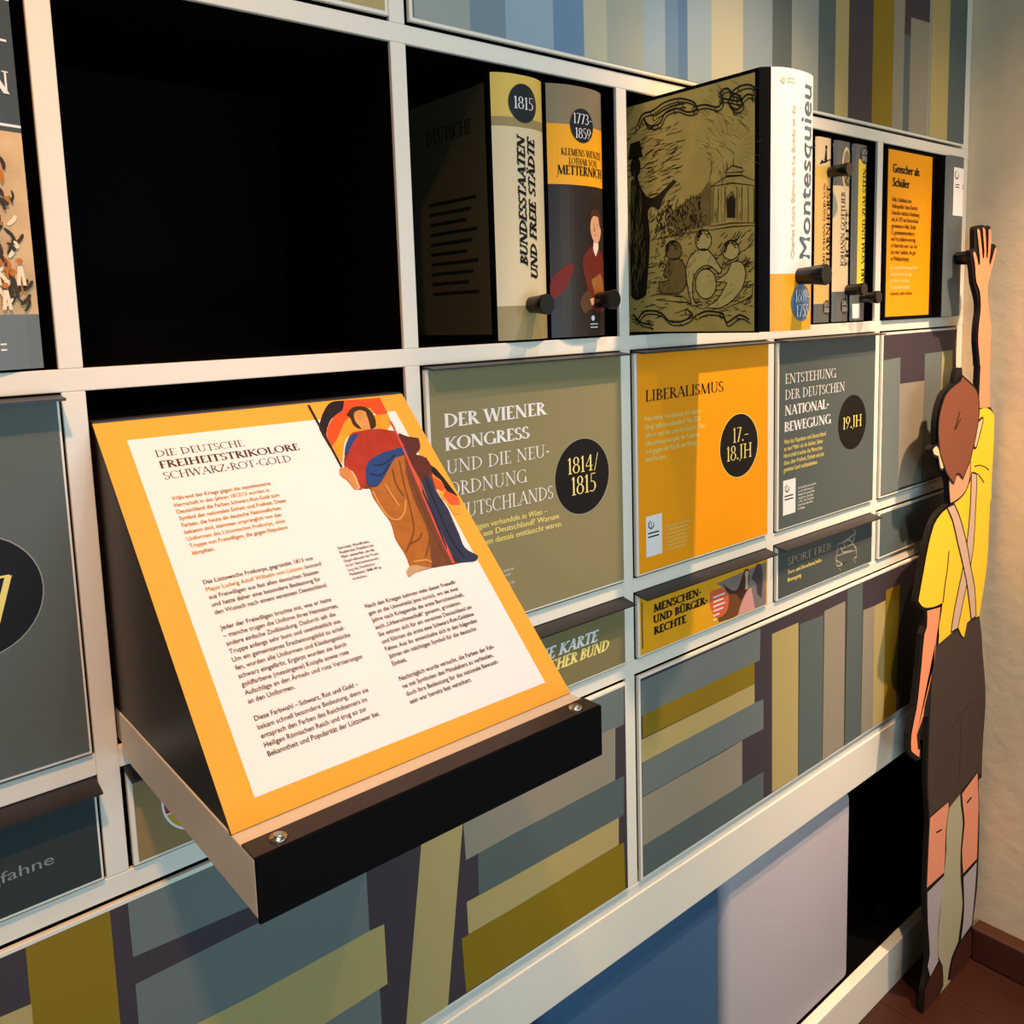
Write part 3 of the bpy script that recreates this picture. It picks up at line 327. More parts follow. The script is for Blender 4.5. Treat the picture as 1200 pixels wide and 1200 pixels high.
ENGRAVING = {'rays': [[(0.46,0.644),(0.5,0.637)],[(0.458,0.656),(0.532,0.659)],[(0.453,0.669),(0.509,0.684)],[(0.445,0.68),(0.483,0.702)],[(0.434,0.69),(0.484,0.741)],[(0.42,0.698),(0.447,0.752)],[(0.406,0.704),(0.414,0.754)],[(0.391,0.706),(0.385,0.749)],[(0.376,0.706),(0.344,0.781)],[(0.363,0.703),(0.319,0.763)],[(0.351,0.696),(0.303,0.74)],[(0.343,0.688),(0.298,0.715)],[(0.337,0.677),(0.248,0.71)],[(0.335,0.665),(0.258,0.678)],[(0.337,0.652),(0.276,0.65)],[(0.342,0.639),(0.299,0.628)],[(0.351,0.628),(0.284,0.59)],[(0.363,0.618),(0.32,0.575)],[(0.376,0.61),(0.355,0.568)],[(0.391,0.604),(0.385,0.569)],[(0.406,0.602),(0.416,0.533)],[(0.42,0.603),(0.445,0.546)],[(0.434,0.607),(0.465,0.564)],[(0.445,0.613),(0.476,0.585)],[(0.453,0.622),(0.522,0.58)],[(0.458,0.632),(0.521,0.609)]],'scroll': [[(-0.025,0.81),(0.001,0.847),(0.051,0.851),(0.111,0.87),(0.181,0.869),(0.243,0.843),(0.254,0.815),(0.215,0.814),(0.163,0.837),(0.111,0.83),(0.086,0.798),(0.037,0.798),(0.007,0.827)],[(0.248,0.825),(0.293,0.824),(0.346,0.805),(0.367,0.822),(0.362,0.853),(0.388,0.86),(0.409,0.834),(0.393,0.812),(0.424,0.781),(0.45,0.792),(0.439,0.824),(0.409,0.843),(0.444,0.856),(0.479,0.852),(0.504,0.835)],[(0.367,0.83),(0.399,0.82),(0.439,0.807),(0.47,0.822),(0.499,0.811)],[(0.062,0.83),(0.134,0.848),(0.204,0.847)],[(-0.038,0.059),(0.001,0.093),(0.077,0.086),(0.125,0.051),(0.185,0.05),(0.232,0.073),(0.209,0.092)],[(0.255,0.072),(0.3,0.085),(0.366,0.074),(0.387,0.042),(0.44,0.068),(0.481,0.049)],[(-0.057,0.079),(-0.019,0.049),(0.039,0.038)]],'pavilion': [[(0.414,0.618),(0.414,0.588)],[(0.377,0.576),(0.409,0.593),(0.45,0.578),(0.455,0.565),(0.377,0.572)],[(0.383,0.569),(0.383,0.558),(0.448,0.553),(0.448,0.563)],[(0.318,0.532),(0.388,0.561),(0.45,0.553),(0.502,0.528)],[(0.318,0.532),(0.409,0.533),(0.502,0.511)],[(0.329,0.526),(0.326,0.403)],[(0.351,0.523),(0.347,0.401)],[(0.379,0.524),(0.377,0.402)],[(0.429,0.52),(0.43,0.401)],[(0.45,0.517),(0.45,0.397)],[(0.475,0.511),(0.476,0.387)],[(0.498,0.508),(0.499,0.385)],[(0.312,0.391),(0.409,0.394),(0.503,0.385)],[(0.307,0.378),(0.409,0.381),(0.503,0.376)],[(0.388,0.414),(0.388,0.484),(0.406,0.503),(0.421,0.479),(0.421,0.41)]],'pav_door': [(0.39,0.414),(0.39,0.479),(0.406,0.494),(0.419,0.475),(0.419,0.411)],'trees': [[(0.111,0.416),(0.13,0.46),(0.177,0.482),(0.224,0.504),(0.269,0.516),(0.308,0.555),(0.322,0.518),(0.318,0.395),(0.2,0.388)],[(0.031,0.367),(0.141,0.38),(0.307,0.385),(0.307,0.376),(0.141,0.368)]],'robe': [[(-0.061,0.607),(-0.028,0.621),(-0.01,0.571),(0.033,0.528),(0.083,0.54),(0.149,0.582),(0.161,0.571),(0.107,0.528),(0.076,0.476),(0.045,0.493),(0.02,0.482),(0.031,0.367),(0.009,0.156),(-0.037,0.138),(-0.069,0.159)],[(-0.059,0.702),(-0.014,0.695),(-0.013,0.629),(-0.034,0.622),(-0.06,0.631)]],'child_dark': [[(0.184,0.316),(0.182,0.304),(0.175,0.294),(0.165,0.287),(0.153,0.284),(0.139,0.285),(0.127,0.29),(0.117,0.299),(0.11,0.31),(0.108,0.322),(0.11,0.334),(0.117,0.344),(0.128,0.352),(0.14,0.355),(0.153,0.354),(0.166,0.348),(0.175,0.34),(0.182,0.328)],[(0.116,0.284),(0.176,0.284),(0.204,0.241),(0.198,0.176),(0.157,0.155),(0.078,0.163),(0.072,0.201),(0.127,0.208),(0.097,0.229)]],'child_light': [[(0.32,0.341),(0.318,0.329),(0.312,0.318),(0.302,0.31),(0.291,0.307),(0.278,0.308),(0.267,0.313),(0.257,0.322),(0.251,0.334),(0.249,0.347),(0.251,0.36),(0.257,0.371),(0.267,0.379),(0.279,0.382),(0.291,0.381),(0.302,0.375),(0.312,0.366),(0.318,0.354)],[(0.256,0.31),(0.307,0.306),(0.366,0.231),(0.355,0.218),(0.301,0.253),(0.244,0.22),(0.238,0.128),(0.266,0.109),(0.232,0.105),(0.204,0.222),(0.216,0.277)],[(0.439,0.296),(0.437,0.285),(0.431,0.275),(0.421,0.269),(0.41,0.265),(0.397,0.266),(0.385,0.271),(0.376,0.279),(0.37,0.29),(0.367,0.302),(0.37,0.313),(0.376,0.322),(0.386,0.329),(0.397,0.332),(0.41,0.331),(0.421,0.326),(0.431,0.318),(0.437,0.307)],[(0.409,0.254),(0.45,0.252),(0.466,0.207),(0.44,0.147),(0.366,0.097),(0.289,0.099),(0.344,0.124),(0.388,0.185),(0.334,0.192),(0.388,0.221)],[(0.341,0.183),(0.338,0.165),(0.33,0.149),(0.318,0.137),(0.303,0.131),(0.287,0.132),(0.271,0.139),(0.259,0.152),(0.25,0.169),(0.248,0.188),(0.251,0.206),(0.259,0.222),(0.272,0.234),(0.287,0.239),(0.303,0.238),(0.318,0.231),(0.331,0.218),(0.338,0.202)]],'ground': [[(0.03,0.3),(0.08,0.304)],[(0.036,0.261),(0.092,0.276)],[(0.028,0.15),(0.065,0.158),(0.186,0.144)],[(0.186,0.149),(0.209,0.129)],[(0.366,0.088),(0.491,0.128),(0.496,0.171)],[(0.419,0.122),(0.471,0.102)],[(0.461,0.277),(0.491,0.24)],[(0.471,0.328),(0.496,0.351),(0.496,0.326)],[(0.041,0.203),(0.078,0.206)],[(0.053,0.135),(0.209,0.12),(0.289,0.09)]]}
# ================================================================== the room
woodm = mat('floor_wood', (56, 26, 17), .42, .35, noise=.35, scale=9)
b_ = MB()
for i in range(26):
    x0 = -3+i*.36
    b_.box(x0+.002, x0+.358, -8, .85, FLOOR-.08, FLOOR, woodm, .003)
struct('floor', b_)
plaster = mat('plaster_beige', (224, 204, 172), .9, .1, noise=.05, scale=30, bump=.35)
struct('wall_right', MB().box(5.07, 5.25, -8, 1.0, FLOOR-.08, 4.2, plaster))
struct('wall_back', MB().box(-3, 5.07, .86, 1.0, FLOOR-.08, 4.2, plaster))
struct('baseboard_right', MB().box(4.955, 5.07, -8, -.215, FLOOR, -3.885, mat('baseboard_wood', (70, 38, 26), .45, .3, noise=.2, scale=20), .012))

# ================================================================== shelving unit
L0, R0 = -1.028, 4.972; PW = .028
H = [(.9282, .9848), (-.0561, 0), (-1.0415, -.9841), (-1.3871, -1.328)]
unit = thing('shelving_unit', 'cream grid shelving unit filling the wall, with black niches and striped panels', 'shelf', (2, .4, FLOOR))
for z0, z1 in (H[0], H[1], H[3]):
    part('rail', MB().box(L0, 5.07, 0, .016, z0, z1, cream, .003), unit)
for i in range(-1, 5):
    part('rail', MB().box(i+PW, i+1-PW, .0004, .016, H[2][0], H[2][1], cream, .003), unit)
for i in range(-1, 5):
    part('post', MB().box(i-PW, i+PW, .0004, .016, 0, .9282, cream, .003), unit)
    part('post', MB().box(i-PW, i+PW, 0, .016, -1.328, -.0561, cream, .003), unit)
for i in (-1, 1):
    part('post', MB().box(i-PW, i+PW, .0004, .016, .9848, 2.3, cream, .003), unit)
for i in (0, 2):
    if i == 2: part('post', MB().box(i-PW, i+PW, .0004, .016, -2.309, -1.3871, cream, .003), unit)
part('end_panel', MB().box(4.976, 5.068, .0004, .8, .9848, 2.3, cream, .003).box(4.976, 5.068, .0004, .8, 0, .928, cream, .003)
     .box(4.976, 5.068, .0004, .8, -1.328, -.0561, cream, .003).box(4.976, 5.068, .0004, .8, -2.309, -1.387, cream, .003), unit)
part('lower_rail', MB().box(L0, 5.07, 0, .06, -2.357, -2.3095, cream, .003), unit)
part('base_board', MB().box(L0, 5.07, -.006, .06, -2.592, -2.3575, cream, .004), unit)
part('plinth', MB().box(L0, 5.05, .0, .06, FLOOR+.001, -3.832, cream, .004), unit)
m_ = MB()
for i in range(0, 5):
    m_.box(i-.0272, i+.0272, .0165, .8, .001, .9275, lining)
m_.box(L0, 4.975, .0165, .8, .929, .984, lining).box(L0, 4.975, .0165, .8, -.0555, -.0006, lining).box(L0, 4.975, .0165, .8, -1.041, -.9846, lining)
for i in range(0, 5):
    m_.box(i-.0272, i+.0272, .0165, .8, -1.387, -.9848 if 0 else -1.0415, lining).box(i-.0272, i+.0272, .0165, .8, -.984, -.056, lining)
m_.box(L0, 4.975, .0165, .8, -1.3865, -1.3285, lining)
m_.box(L0, 4.975, .061, .8, -2.58, -2.35, lining).box(L0, 4.975, .061, .84, -3.90, -3.834, lining)
m_.box(-1.028, -.99, .061, .8, -3.83, 2.3, lining).box(4.935, 4.975, .061, .8, -3.83, -2.595, lining)
part('niche_lining', m_, unit, label='black niche lining')
part('back_panel', MB().box(L0, 5.06, .801, .84, FLOOR+.01, 2.3, lining), unit)

def striped(x0, x1, z0, z1, stripes, base, lbl):
    t = MB().box(x0, x1, -.0125, .004, z0, z1, cream, .002)
    p = part('striped_panel', t, unit, label=lbl)
    mg = .012; q = MB().box(x0+mg, x1-mg, -.0137, -.0124, z0+mg, z1-mg, SM[base])
    def clip(pts):
        return [(min(max(a, x0+mg), x1-mg), min(max(b, z0+mg), z1-mg)) for a, b in pts]
    for k, (c, pts) in enumerate(stripes):
        q.flat(clip(pts), front(-.0142-.00004*k), SM[c])
    part('stripe_print', q, p)
striped(1.038, 4.972, .995, 2.3, [(c, [(a, .99), (b, .99), (b, 2.4), (a, 2.4)]) for c, a, b in STR_U if not (4.24 < a < 4.46 and c == 'stone')] +
        [('dteal', [(4.2, .99), (4.27, .99), (4.27, 1.50), (4.2, 1.50)]), ('pur', [(4.2, 1.50), (4.486, 1.50), (4.486, 2.4), (4.2, 2.4)]), ('stone', [(4.27, .99), (4.486, .99), (4.486, 1.605), (4.27, 1.595)])], 'sage', 'striped panel of upright grey, blue and olive bars')
striped(-.962, .962, .995, 2.3, [('stone', [(-.9, .99), (-.2, .99), (-.2, 2.4), (-.9, 2.4)])], 'khaki', 'khaki panel')
striped(-1.02, 1.964, -2.300, -1.397, STR_D + [('teal', [(-1, -1.5), (-.35, -1.5), (-.35, -1.8), (-1, -1.8)])], 'pur', 'aubergine panel with slanted slate, khaki and olive bars')
striped(2.036, 4.968, -2.300, -1.397, STR_E, 'pur', 'aubergine panel with slate, olive and khaki bars')
striped(4.036, 4.966, -.974, -.066, STR_C, 'pur', 'small aubergine panel with upright bars')
striped(4.036, 4.966, -1.318, -1.052, [], 'dteal', 'plain dark slate panel')

# ================================================================== information panels and small drawers
def front_panel(name, label, cat, i, z0, z1, bg, group, lipdrop):
    t = thing(name, label, cat, (i+.5, 0, z0), group)
    x0, x1 = i+PW+.010, i+1-PW-.009
    part('board', MB().box(x0, x1, -.0125, .004, z0, z1, cream, .002), t)
    part('printed_face', MB().box(x0+.013, x1-.006, -.0138, -.0124, z0+.008, z1-.002, bg), t)
    lp = MB(); zz = z1+.002
    lp.add([(x0-.002, .0, zz+.008), (x1+.004, .0, zz+.008), (x1+.004, -.066, zz+.006-lipdrop), (x0-.002, -.066, zz+.006-lipdrop),
            (x0-.002, .0, zz), (x1+.004, .0, zz), (x1+.004, -.066, zz-lipdrop), (x0-.002, -.066, zz-lipdrop)],
           [(0, 1, 2, 3), (7, 6, 5, 4), (0, 4, 5, 1), (1, 5, 6, 2), (2, 6, 7, 3), (3, 7, 4, 0)], darkmetal)
    part('handle_lip', lp, t, label='dark metal handle lip')
    return t
F1, F2, F3 = front(-.0142), front(-.0147), front(-.0152)
def badge(t, cx, cz, lines, rim=None, r_=.143):
    m = MB(); 
    if rim: m.flat(circle(cx, cz, r_+.003), front(-.01405), rim)
    m.flat(circle(cx, cz, r_), F1, inkblack)
    p = part('date_badge', m, t, label='round black date badge')
    n = MB()
    for s_, x0, z0, w_, h_ in lines: put(n, serif(s_, .85), x0, z0, w_, h_, F2, yellowink)
    part('numerals', n, p, label='yellow numerals')
def qrlabel(t, x0, x1, z0, z1, fn=F1, f2=F2):
    m = MB().flat([(x0, z0), (x1, z0), (x1, z1), (x0, z1)], fn, white)
    cx = x0+(x1-x0)*.32; cz = z1-(x1-x0)*.38; r_ = (x1-x0)*.17
    for q in stroke(circle(cx, cz, r_, 6, 90, 450), .006): m.flat(q, f2, inkblack)
    for q in stroke([(cx, cz-r_*.7), (cx, cz+r_*.7)], .006): m.flat(q, f2, inkblack)
    for k in range(2): m.flat([(x0+.012, cz-r_*(2.2+k*.9)), (x1-.02, cz-r_*(2.2+k*.9)), (x1-.02, cz-r_*(2.2+k*.9)+.006), (x0+.012, cz-r_*(2.2+k*.9)+.006)], f2, inkblack)
    part('sticker', m, t, label='white paper sticker')
def lettering(t, name='lettering', **k): return lambda m: part(name, m, t, **k)
PZ0, PZ1 = -.974, -.070
DZ0, DZ1 = -1.318, -1.053
GP, GD = 'information panels in the row below the books', 'small drawers below the information panels'
olv = mat('print_olive', (140, 130, 92), .5, .25); slate = mat('print_slate', (82, 92, 90), .5, .25)
# left panel, date badge cut by the frame
ip = front_panel('information_panel', 'grey information panel at the left edge, black disc ending in 7', 'panel', -1, PZ0, PZ1, mat('print_grey', (92, 98, 92), .5, .25), GP, .004)
badge(ip, -.258, -.516, [('7', -.245, -.60, .07, .127)], mat('rim_grey', (150, 150, 135)), .146)
# Congress of Vienna
ip = front_panel('information_panel', 'olive information panel titled DER WIENER KONGRESS, right of the pulled-out desk', 'panel', 1, PZ0, PZ1, olv, GP, .004)
m = MB()
for k, (s_, x, z, w_, h_, _) in enumerate(TX['WIENER']): put(m, serif(s_, 1.5 if k < 2 else .8), x, z, w_, h_, F1, white)
lettering(ip, label='white serif title')(m)
m = MB()
for s_, x, z, w_, h_, _ in TX['WIENER_BODY']: put(m, sans(s_, .022), x, z, w_, .021, F1, yellowink, CAPH)
for k in range(6): put(m, sans('Stadtmuseum und Archiv'[:18-(k % 3)*3]), 1.235, -.80-k*.0165, .15-(k % 3)*.02, .010, F1, white, CAPH)
lettering(ip, 'body_text')(m)
badge(ip, 1.737, -.516, [(s_, x, z, w_, h_) for s_, x, z, w_, h_, _ in TX['WIENER_DATE']], mat('rim_grey', (150, 150, 135)))
qrlabel(ip, 1.093, 1.193, -.905, -.735)
# Liberalism
ip = front_panel('information_panel', 'bright orange information panel titled LIBERALISMUS', 'panel', 2, PZ0, PZ1, mat('print_amber', (255, 160, 2), .5, .25), GP, .004)
m = MB(); put(m, serif('LIBERALISMUS', 1.1), 2.098, -.266, .517, .046, F1, inkblack); lettering(ip, label='black serif title')(m)
m = MB()
para(m, ['Frei reden, frei denken, frei leben –', 'klingt selbstverständlich? Vor 200', 'Jahren war das eine Revolution! Der', 'Liberalismus kämpfte für Freiheit', 'und gegen die Macht der Könige', 'und Fürsten.'], 2.094, -.345, .0332, .031, F1, yellowink, .028, .84)
para(m, ['Die Geschichte wurde verfasst', 'von den Schülerinnen und', 'Schülern der neunten Klasse', 'und gehört zur Sammlung', 'im Haus. Mehr Einzelheiten', 'hören Sie mit dem Gerät', 'am Eingang des Raumes.'], 2.219, -.802, .0165, .016, F1, yellowink, .025, .82)
lettering(ip, 'body_text', label='pale yellow text')(m)
badge(ip, 2.732, -.519, [(s_, x, z, w_, .066) for s_, x, z, w_, h_, _ in TX['LIB_DATE']], yellowink)
qrlabel(ip, 2.093, 2.193, -.905, -.735)
# National movement
ip = front_panel('information_panel', 'slate grey information panel titled ENTSTEHUNG DER DEUTSCHEN NATIONALBEWEGUNG', 'panel', 3, PZ0, PZ1, slate, GP, .004)
m = MB()
for k, (s_, x, z, w_, h_, _) in enumerate(TX['ENT']): put(m, serif(s_, 1.5 if k > 1 else .85), x, z, w_, .047, F1, white)
lettering(ip, label='white serif title')(m)
m = MB()
para(m, ['Was hat Napoleon mit Deutschland', 'zu tun? Mehr als du denkst: Seine', 'Herrschaft brachte die Menschen', 'dazu, über Freiheit, Einheit und ein', 'geeintes Land nachzudenken.'], 3.09, -.557, .0335, .031, F1, yellowink, .015, .83)
lettering(ip, 'body_text', label='pale yellow text')(m)
m = MB()
para(m, ['Die Geschichte wurde verfasst', 'von den Schülerinnen und', 'Schülern der neunten Klasse', 'und gehört zur Sammlung', 'im Haus. Mehr Einzelheiten', 'hören Sie mit dem Gerät', 'am Eingang.'], 3.217, -.793, .0172, .016, F1, white, .01, .82)
lettering(ip, 'small_text')(m)
badge(ip, 3.727, -.517, [('19.JH', 3.63, -.545, .192, .062)])
qrlabel(ip, 3.086, 3.194, -.904, -.734)

dp = front_panel('drawer', 'dark slate drawer at the left edge, grey lettering ending in gfahne', 'drawer', -1, DZ0, DZ1, mat('print_dark_slate', (48, 56, 56), .5, .25), GD, .012)
m = MB(); g = sans('gfahne'); put(m, g, -.290, -1.222, .142, .028, F1, mat('ink_grey', (150, 150, 146)), CAPH); lettering(dp)(m)
dp = front_panel('drawer', 'brown drawer with round black, red and gold flag disc below the pulled-out desk', 'drawer', 0, DZ0, DZ1, mat('print_brown', (150, 122, 78), .5, .25), GD, .012)
m = MB(); c0 = (.225, -1.178); R_ = .1
m.flat(circle(*c0, R_+.006), front(-.01405), white)
def seg(a0, a1): return [(c0[0]+R_*math.cos(math.radians(t)), c0[1]+R_*math.sin(math.radians(t))) for t in a0]+[(c0[0]+R_*math.cos(math.radians(t)), c0[1]+R_*math.sin(math.radians(t))) for t in a1]
m.flat(circle(*c0, R_, 20, 19.5, 160.5), F1, inkblack)
m.flat([(c0[0]+R_*math.cos(math.radians(t)), c0[1]+R_*math.sin(math.radians(t))) for t in list(range(-19, 20, 3))+list(range(161, 200, 3))], F1, mat('print_red', (170, 28, 24)))
m.flat(circle(*c0, R_, 20, 199.5, 340.5), F1, mat('print_gold', (196, 160, 30)))
part('flag_disc', m, dp, label='round black, red and gold flag disc')
dp = front_panel('drawer', 'olive drawer lettered KARTE and BUND, right of the pulled-out desk', 'drawer', 1, DZ0, DZ1, mat('print_olive_dark', (128, 118, 80), .5, .25), GD, .012)
m = MB(); put(m, serif('EINE KARTE', 1.7, True, .25), 1.425, -1.177, .37, .044, F1, white); put(m, serif('DEUTSCHER BUND', 1.7, True, .25), 1.365, -1.230, .492, .044, F1, yellowink); lettering(dp, label='white and yellow slanted title')(m)
dp = front_panel('drawer', 'golden drawer titled MENSCHEN- UND BÜRGERRECHTE with a painted figure', 'drawer', 2, DZ0, DZ1, mat('print_golden', (244, 168, 22), .5, .25, noise=.2, scale=14), GD, .012)
m = MB()
for s_, x, z, w_, h_, _ in TX['MEN']: put(m, serif(s_, 1.9, True), x, z, w_, .034, F2, inkblack)
lettering(dp, label='black slab serif title')(m)
m = MB(); A_ = MEN_ART
for k, (n_, c) in enumerate([('grey', (132, 120, 116)), ('brown', (120, 72, 36)), ('wing', (74, 62, 66)), ('cloak', (70, 42, 34)), ('dress', (224, 158, 148)), ('face', (208, 176, 144))]):
    m.flat([(min(max(a, 2.052), 2.957), min(max(b, -1.308), -1.06)) for a, b in smooth(A_[n_], 70)], front(-.0141-.00006*k), mat('art_'+n_, c, .5, .25))
part('margin_rule', MB().flat(A_['rule'], front(-.0145), mat('art_rule', (130, 84, 16))), dp)
part('painted_figure', m, dp, label='painted figure in a pink dress')
m = MB().flat(A_['coral'], front(-.0148), mat('print_coral', (226, 100, 62)))
cx0 = min(a for a, b in A_['coral']); cx1 = max(a for a, b in A_['coral']); cz1 = max(b for a, b in A_['coral']); cz0 = min(b for a, b in A_['coral'])
for k in range(6): 
    zz = cz1-.035-k*.021; m.flat([(cx0+.022, zz), (cx1-.03-.012*(k % 2)-.01*k*(k > 3), zz), (cx1-.03-.012*(k % 2)-.01*k*(k > 3), zz+.007), (cx0+.022, zz+.007)], front(-.0152), white)
part('speech_patch', m, dp, label='coral patch with white lines')
dp = front_panel('drawer', 'dark slate drawer titled SPORT FREI! with a line drawing', 'drawer', 3, DZ0, DZ1, mat('print_slate_deep', (74, 82, 80), .5, .25), GD, .012)
m = MB(); put(m, serif('SPORT FREI!', .9), 3.13, -1.158, .40, .038, F1, mat('ink_tan', (190, 160, 120)))
lettering(dp, label='tan serif title')(m)
m = MB(); put(m, sans('Turn- und Burschenschafts-', .03), 3.131, -1.203, .313, .020, F1, yellowink, CAPH); put(m, sans('Bewegung', .03), 3.131, -1.241, .12, .020, F1, yellowink, CAPH)
lettering(dp, 'body_text')(m)
m = MB()
for ln in SPORT_ART:
    for q in stroke(ln, .005): m.flat(q, F1, mat('ink_tan_pale', (206, 190, 160)))
part('line_drawing', m, dp, label='pale line drawing')

# ================================================================== pulled-out reading desk
desk = thing('reading_desk', 'pulled-out reading desk with a slanted orange and white text panel', 'desk', (.496, -.4, -1.0))
part('tray', MB().box(.036, .956, -.832, -.004, -1.010, -.8906, cream, .003).box(.040, .952, -.004, .5, -.978, -.8906, cream), desk, label='cream tray')
part('fascia', MB().box(.036, .956, -.8405, -.8325, -1.0175, -.8862, black, .002).box(.036, .956, -.8325, -.776, -.8904, -.8862, mat('fascia_top', (54, 46, 46), .45, .35), .001), desk, label='black front fascia')
for bx in (.098, .898):
    part('bolt', MB().lathe((bx, -.806, -.8862), (0, 0, 1), [(0, .017), (.004, .017), (.004, .010), (.009, .009)], mat('steel', (200, 196, 190), .25, .5, 1), 12), desk)
c_, s_n = .69867, .71544     # slope: along (0,-c_,-s_n)
NB = (0, -.71544, .69867)
def bp(off): return lambda a, b: (.036+a, -.69867*b+NB[1]*off, -.14-.71544*b+NB[2]*off)
sd = mat('desk_side', (40, 32, 26), .4, .3)
for x0 in (.0385, .9405):
    pts = [(.30, -.150), (0.004, -.150), (-.725, -.8890), (.30, -.8890)]
    part('side_panel', MB().slab(pts, lambda a, b, x0=x0: (x0, a, b), lambda a, b, x0=x0: (x0+.014, a, b), sd), desk, label='black side panel')
part('top_panel', MB().box(.0385, .9545, .006, .30, -.148, -.136, mat('desk_top_lit', (62, 58, 62), .4, .4)), desk)  # black box top given a lighter colour for the light falling on it
pn = part('reading_panel', MB().slab([(0, 0), (.919, 0), (.919, 1.046), (0, 1.046)], bp(0), bp(-.010), orange, mat('panel_edge', (60, 56, 34), .5, .3)), desk, label='slanted orange framed text panel')
pap = mat('panel_paper', (250, 242, 240), .45, .3)
part('white_field', MB().flat([(.066, .063), (.861, .066), (.861, .998), (.065, .997)], bp(.0008), pap), pn, label='white text field')
up = lambda off: (lambda a, b: bp(off)(a, -b))
tm = MB(); grey_ = mat('ink_title', (70, 58, 50))
put(tm, serif('DIE DEUTSCHE', .8), .12, -.127, .233, .0215, up(.0018), grey_)
put(tm, serif('FREIHEITSTRIKOLORE', 1.3), .12, -.163, .381, .0225, up(.0018), grey_)
put(tm, serif('SCHWARZ-ROT-GOLD', .8), .12, -.198, .344, .0225, up(.0018), grey_)
part('title', tm, pn, label='dark serif title')
tm = MB()
para(tm, ['Während der Kriege gegen die napoleonische', 'Herrschaft in den Jahren 1812/13 wurden in', 'Deutschland die Farben Schwarz-Rot-Gold zum', 'Symbol der nationalen Einheit und Freiheit. Diese', 'Farben, die heute als deutsche Nationalfarben', 'bekannt sind, stammen ursprünglich von den', 'Uniformen des Lützowschen Freikorps, einer', 'Truppe von Freiwilligen, die gegen Napoleon', 'kämpften.'],
     .12, -.2625, .01995, .0165, up(.0018), goldink, .018, .84)
part('introduction_text', tm, pn, label='gold text')
tm = MB(); txt_ = mat('ink_text', (60, 54, 54))
C1 = ['', '', 'aus Freiwilligen aus fast allen deutschen Staaten', 'und hatte daher eine besondere Bedeutung für', 'den Wunsch nach einem vereinten Deutschland.', '', 'Jeder der Freiwilligen brachte mit, was er hatte', '– manche trugen die Uniform ihres Heimatortes,', 'andere einfache Zivilkleidung. Dadurch sah die', 'Truppe anfangs sehr bunt und uneinheitlich aus.', 'Um ein gemeinsames Erscheinungsbild zu schaf-', 'fen, wurden alle Uniformen und Kleidungsstücke', 'schwarz eingefärbt. Ergänzt wurden sie durch', 'goldfarbene (messingene) Knöpfe sowie rote', 'Aufschläge an den Ärmeln und rote Verzierungen', 'an den Uniformen.', '', '', 'bekam schnell besondere Bedeutung, denn sie', 'entsprach den Farben des Reichsbanners im', 'Heiligen Römischen Reich und trug so zur', 'Bekanntheit und Popularität der Lützower bei.']
K = .0165; SX = .885; LB = .008
para(tm, C1, .12, -.504, .02025, K, up(.0018), txt_, LB, SX)
def mixed(m, x, y, runs):
    for s_, b, mm in runs:
        g = sans(s_, b); put(m, g, x, y, g[2]*K*SX, K*CAPH, up(.0018), mm, CAPH); x += (g[2]+.24)*K*SX
mixed(tm, .12, -.504, [('Das Lützowsche Freikorps,', .018, txt_), ('gegründet 1813 von', LB, txt_)])
mixed(tm, .12, -.52425, [('Major Ludwig Adolf Wilhelm von Lützow,', LB, goldink), ('bestand', LB, txt_)])
mixed(tm, .12, -.504-17*.02025, [('Diese Farbwahl –', LB, txt_), ('Schwarz, Rot und Gold –', .018, txt_)])
part('text_column', tm, pn, label='left column of dark grey text'); tm = MB()
C2 = ['Nach den Kriegen kehrten viele dieser Freiwilli-', 'gen an die Universität Jena zurück, wo sie zwei', 'Jahre nach Kriegsende die erste Burschenschaft,', '', 'Sie setzten sich für ein vereintes Deutschland ein', '', '', 'Jahren ein mächtiges Symbol für die deutsche', 'Einheit.', '', 'Nachträglich wurde versucht, die Farben der Fah-', 'ne mit Symbolen des Mittelalters zu verbinden,', 'doch ihre Bedeutung für das nationale Bewusst-', 'sein war bereits fest verankert.']
para(tm, C2, .477, -.668, .0201, K, up(.0018), txt_, LB, SX)
y3 = -.668-.0201*3
mixed(tm, .477, y3, [('auch', LB, txt_), ('„Urburschenschaft“', .018, txt_), ('genannt, gründeten.', LB, txt_)])
mixed(tm, .477, -.668-.0201*5, [('und führten als erste', LB, txt_), ('eine Schwarz-Rot-Goldene', .018, txt_)])
mixed(tm, .477, -.668-.0201*6, [('Fahne.', .018, txt_), ('Aus ihr entwickelte sich in den folgenden', LB, txt_)])
part('text_column', tm, pn, label='right column of dark grey text'); tm = MB()
para(tm, ['Germania, Wandfresko,', 'Paulskirche, Frankfurt am', 'Main, entworfen, um die', 'Orgel während der Frank-', 'furter Nationalversamm-', 'lung des Frankfurter', 'Parlaments 1848–49 zu', 'verdecken.'], .476, -.491, .01345, .0118, up(.0018), txt_, .008, .84)
part('caption', tm, pn, label='small grey caption')
AR = {'flag_black': (34, 28, 32), 'flag_red': (226, 82, 36), 'flag_gold': (238, 160, 40), 'flag2_black': (34, 28, 32), 'flag2_red': (228, 96, 48), 'flag2_red2': (228, 96, 48), 'flag2_gold': (240, 168, 60),
      'staff': (46, 36, 34), 'hair': (62, 42, 24), 'face': (214, 150, 84), 'cloak': (44, 54, 78), 'sleeve_dark': (92, 44, 40), 'skirt': (170, 104, 42), 'skirt_dark': (112, 68, 44), 'hem': (190, 160, 120),
      'tunic': (170, 52, 36), 'sleeve_blue': (36, 70, 128), 'sash': (34, 70, 132), 'cuff': (210, 180, 120), 'hand': (206, 140, 80), 'pole': (214, 84, 76)}
am = MB()
am.flat(smooth(BOARD_ART['base'], 60), bp(.0011), mat('figure_base', (112, 62, 40), .5, .25))
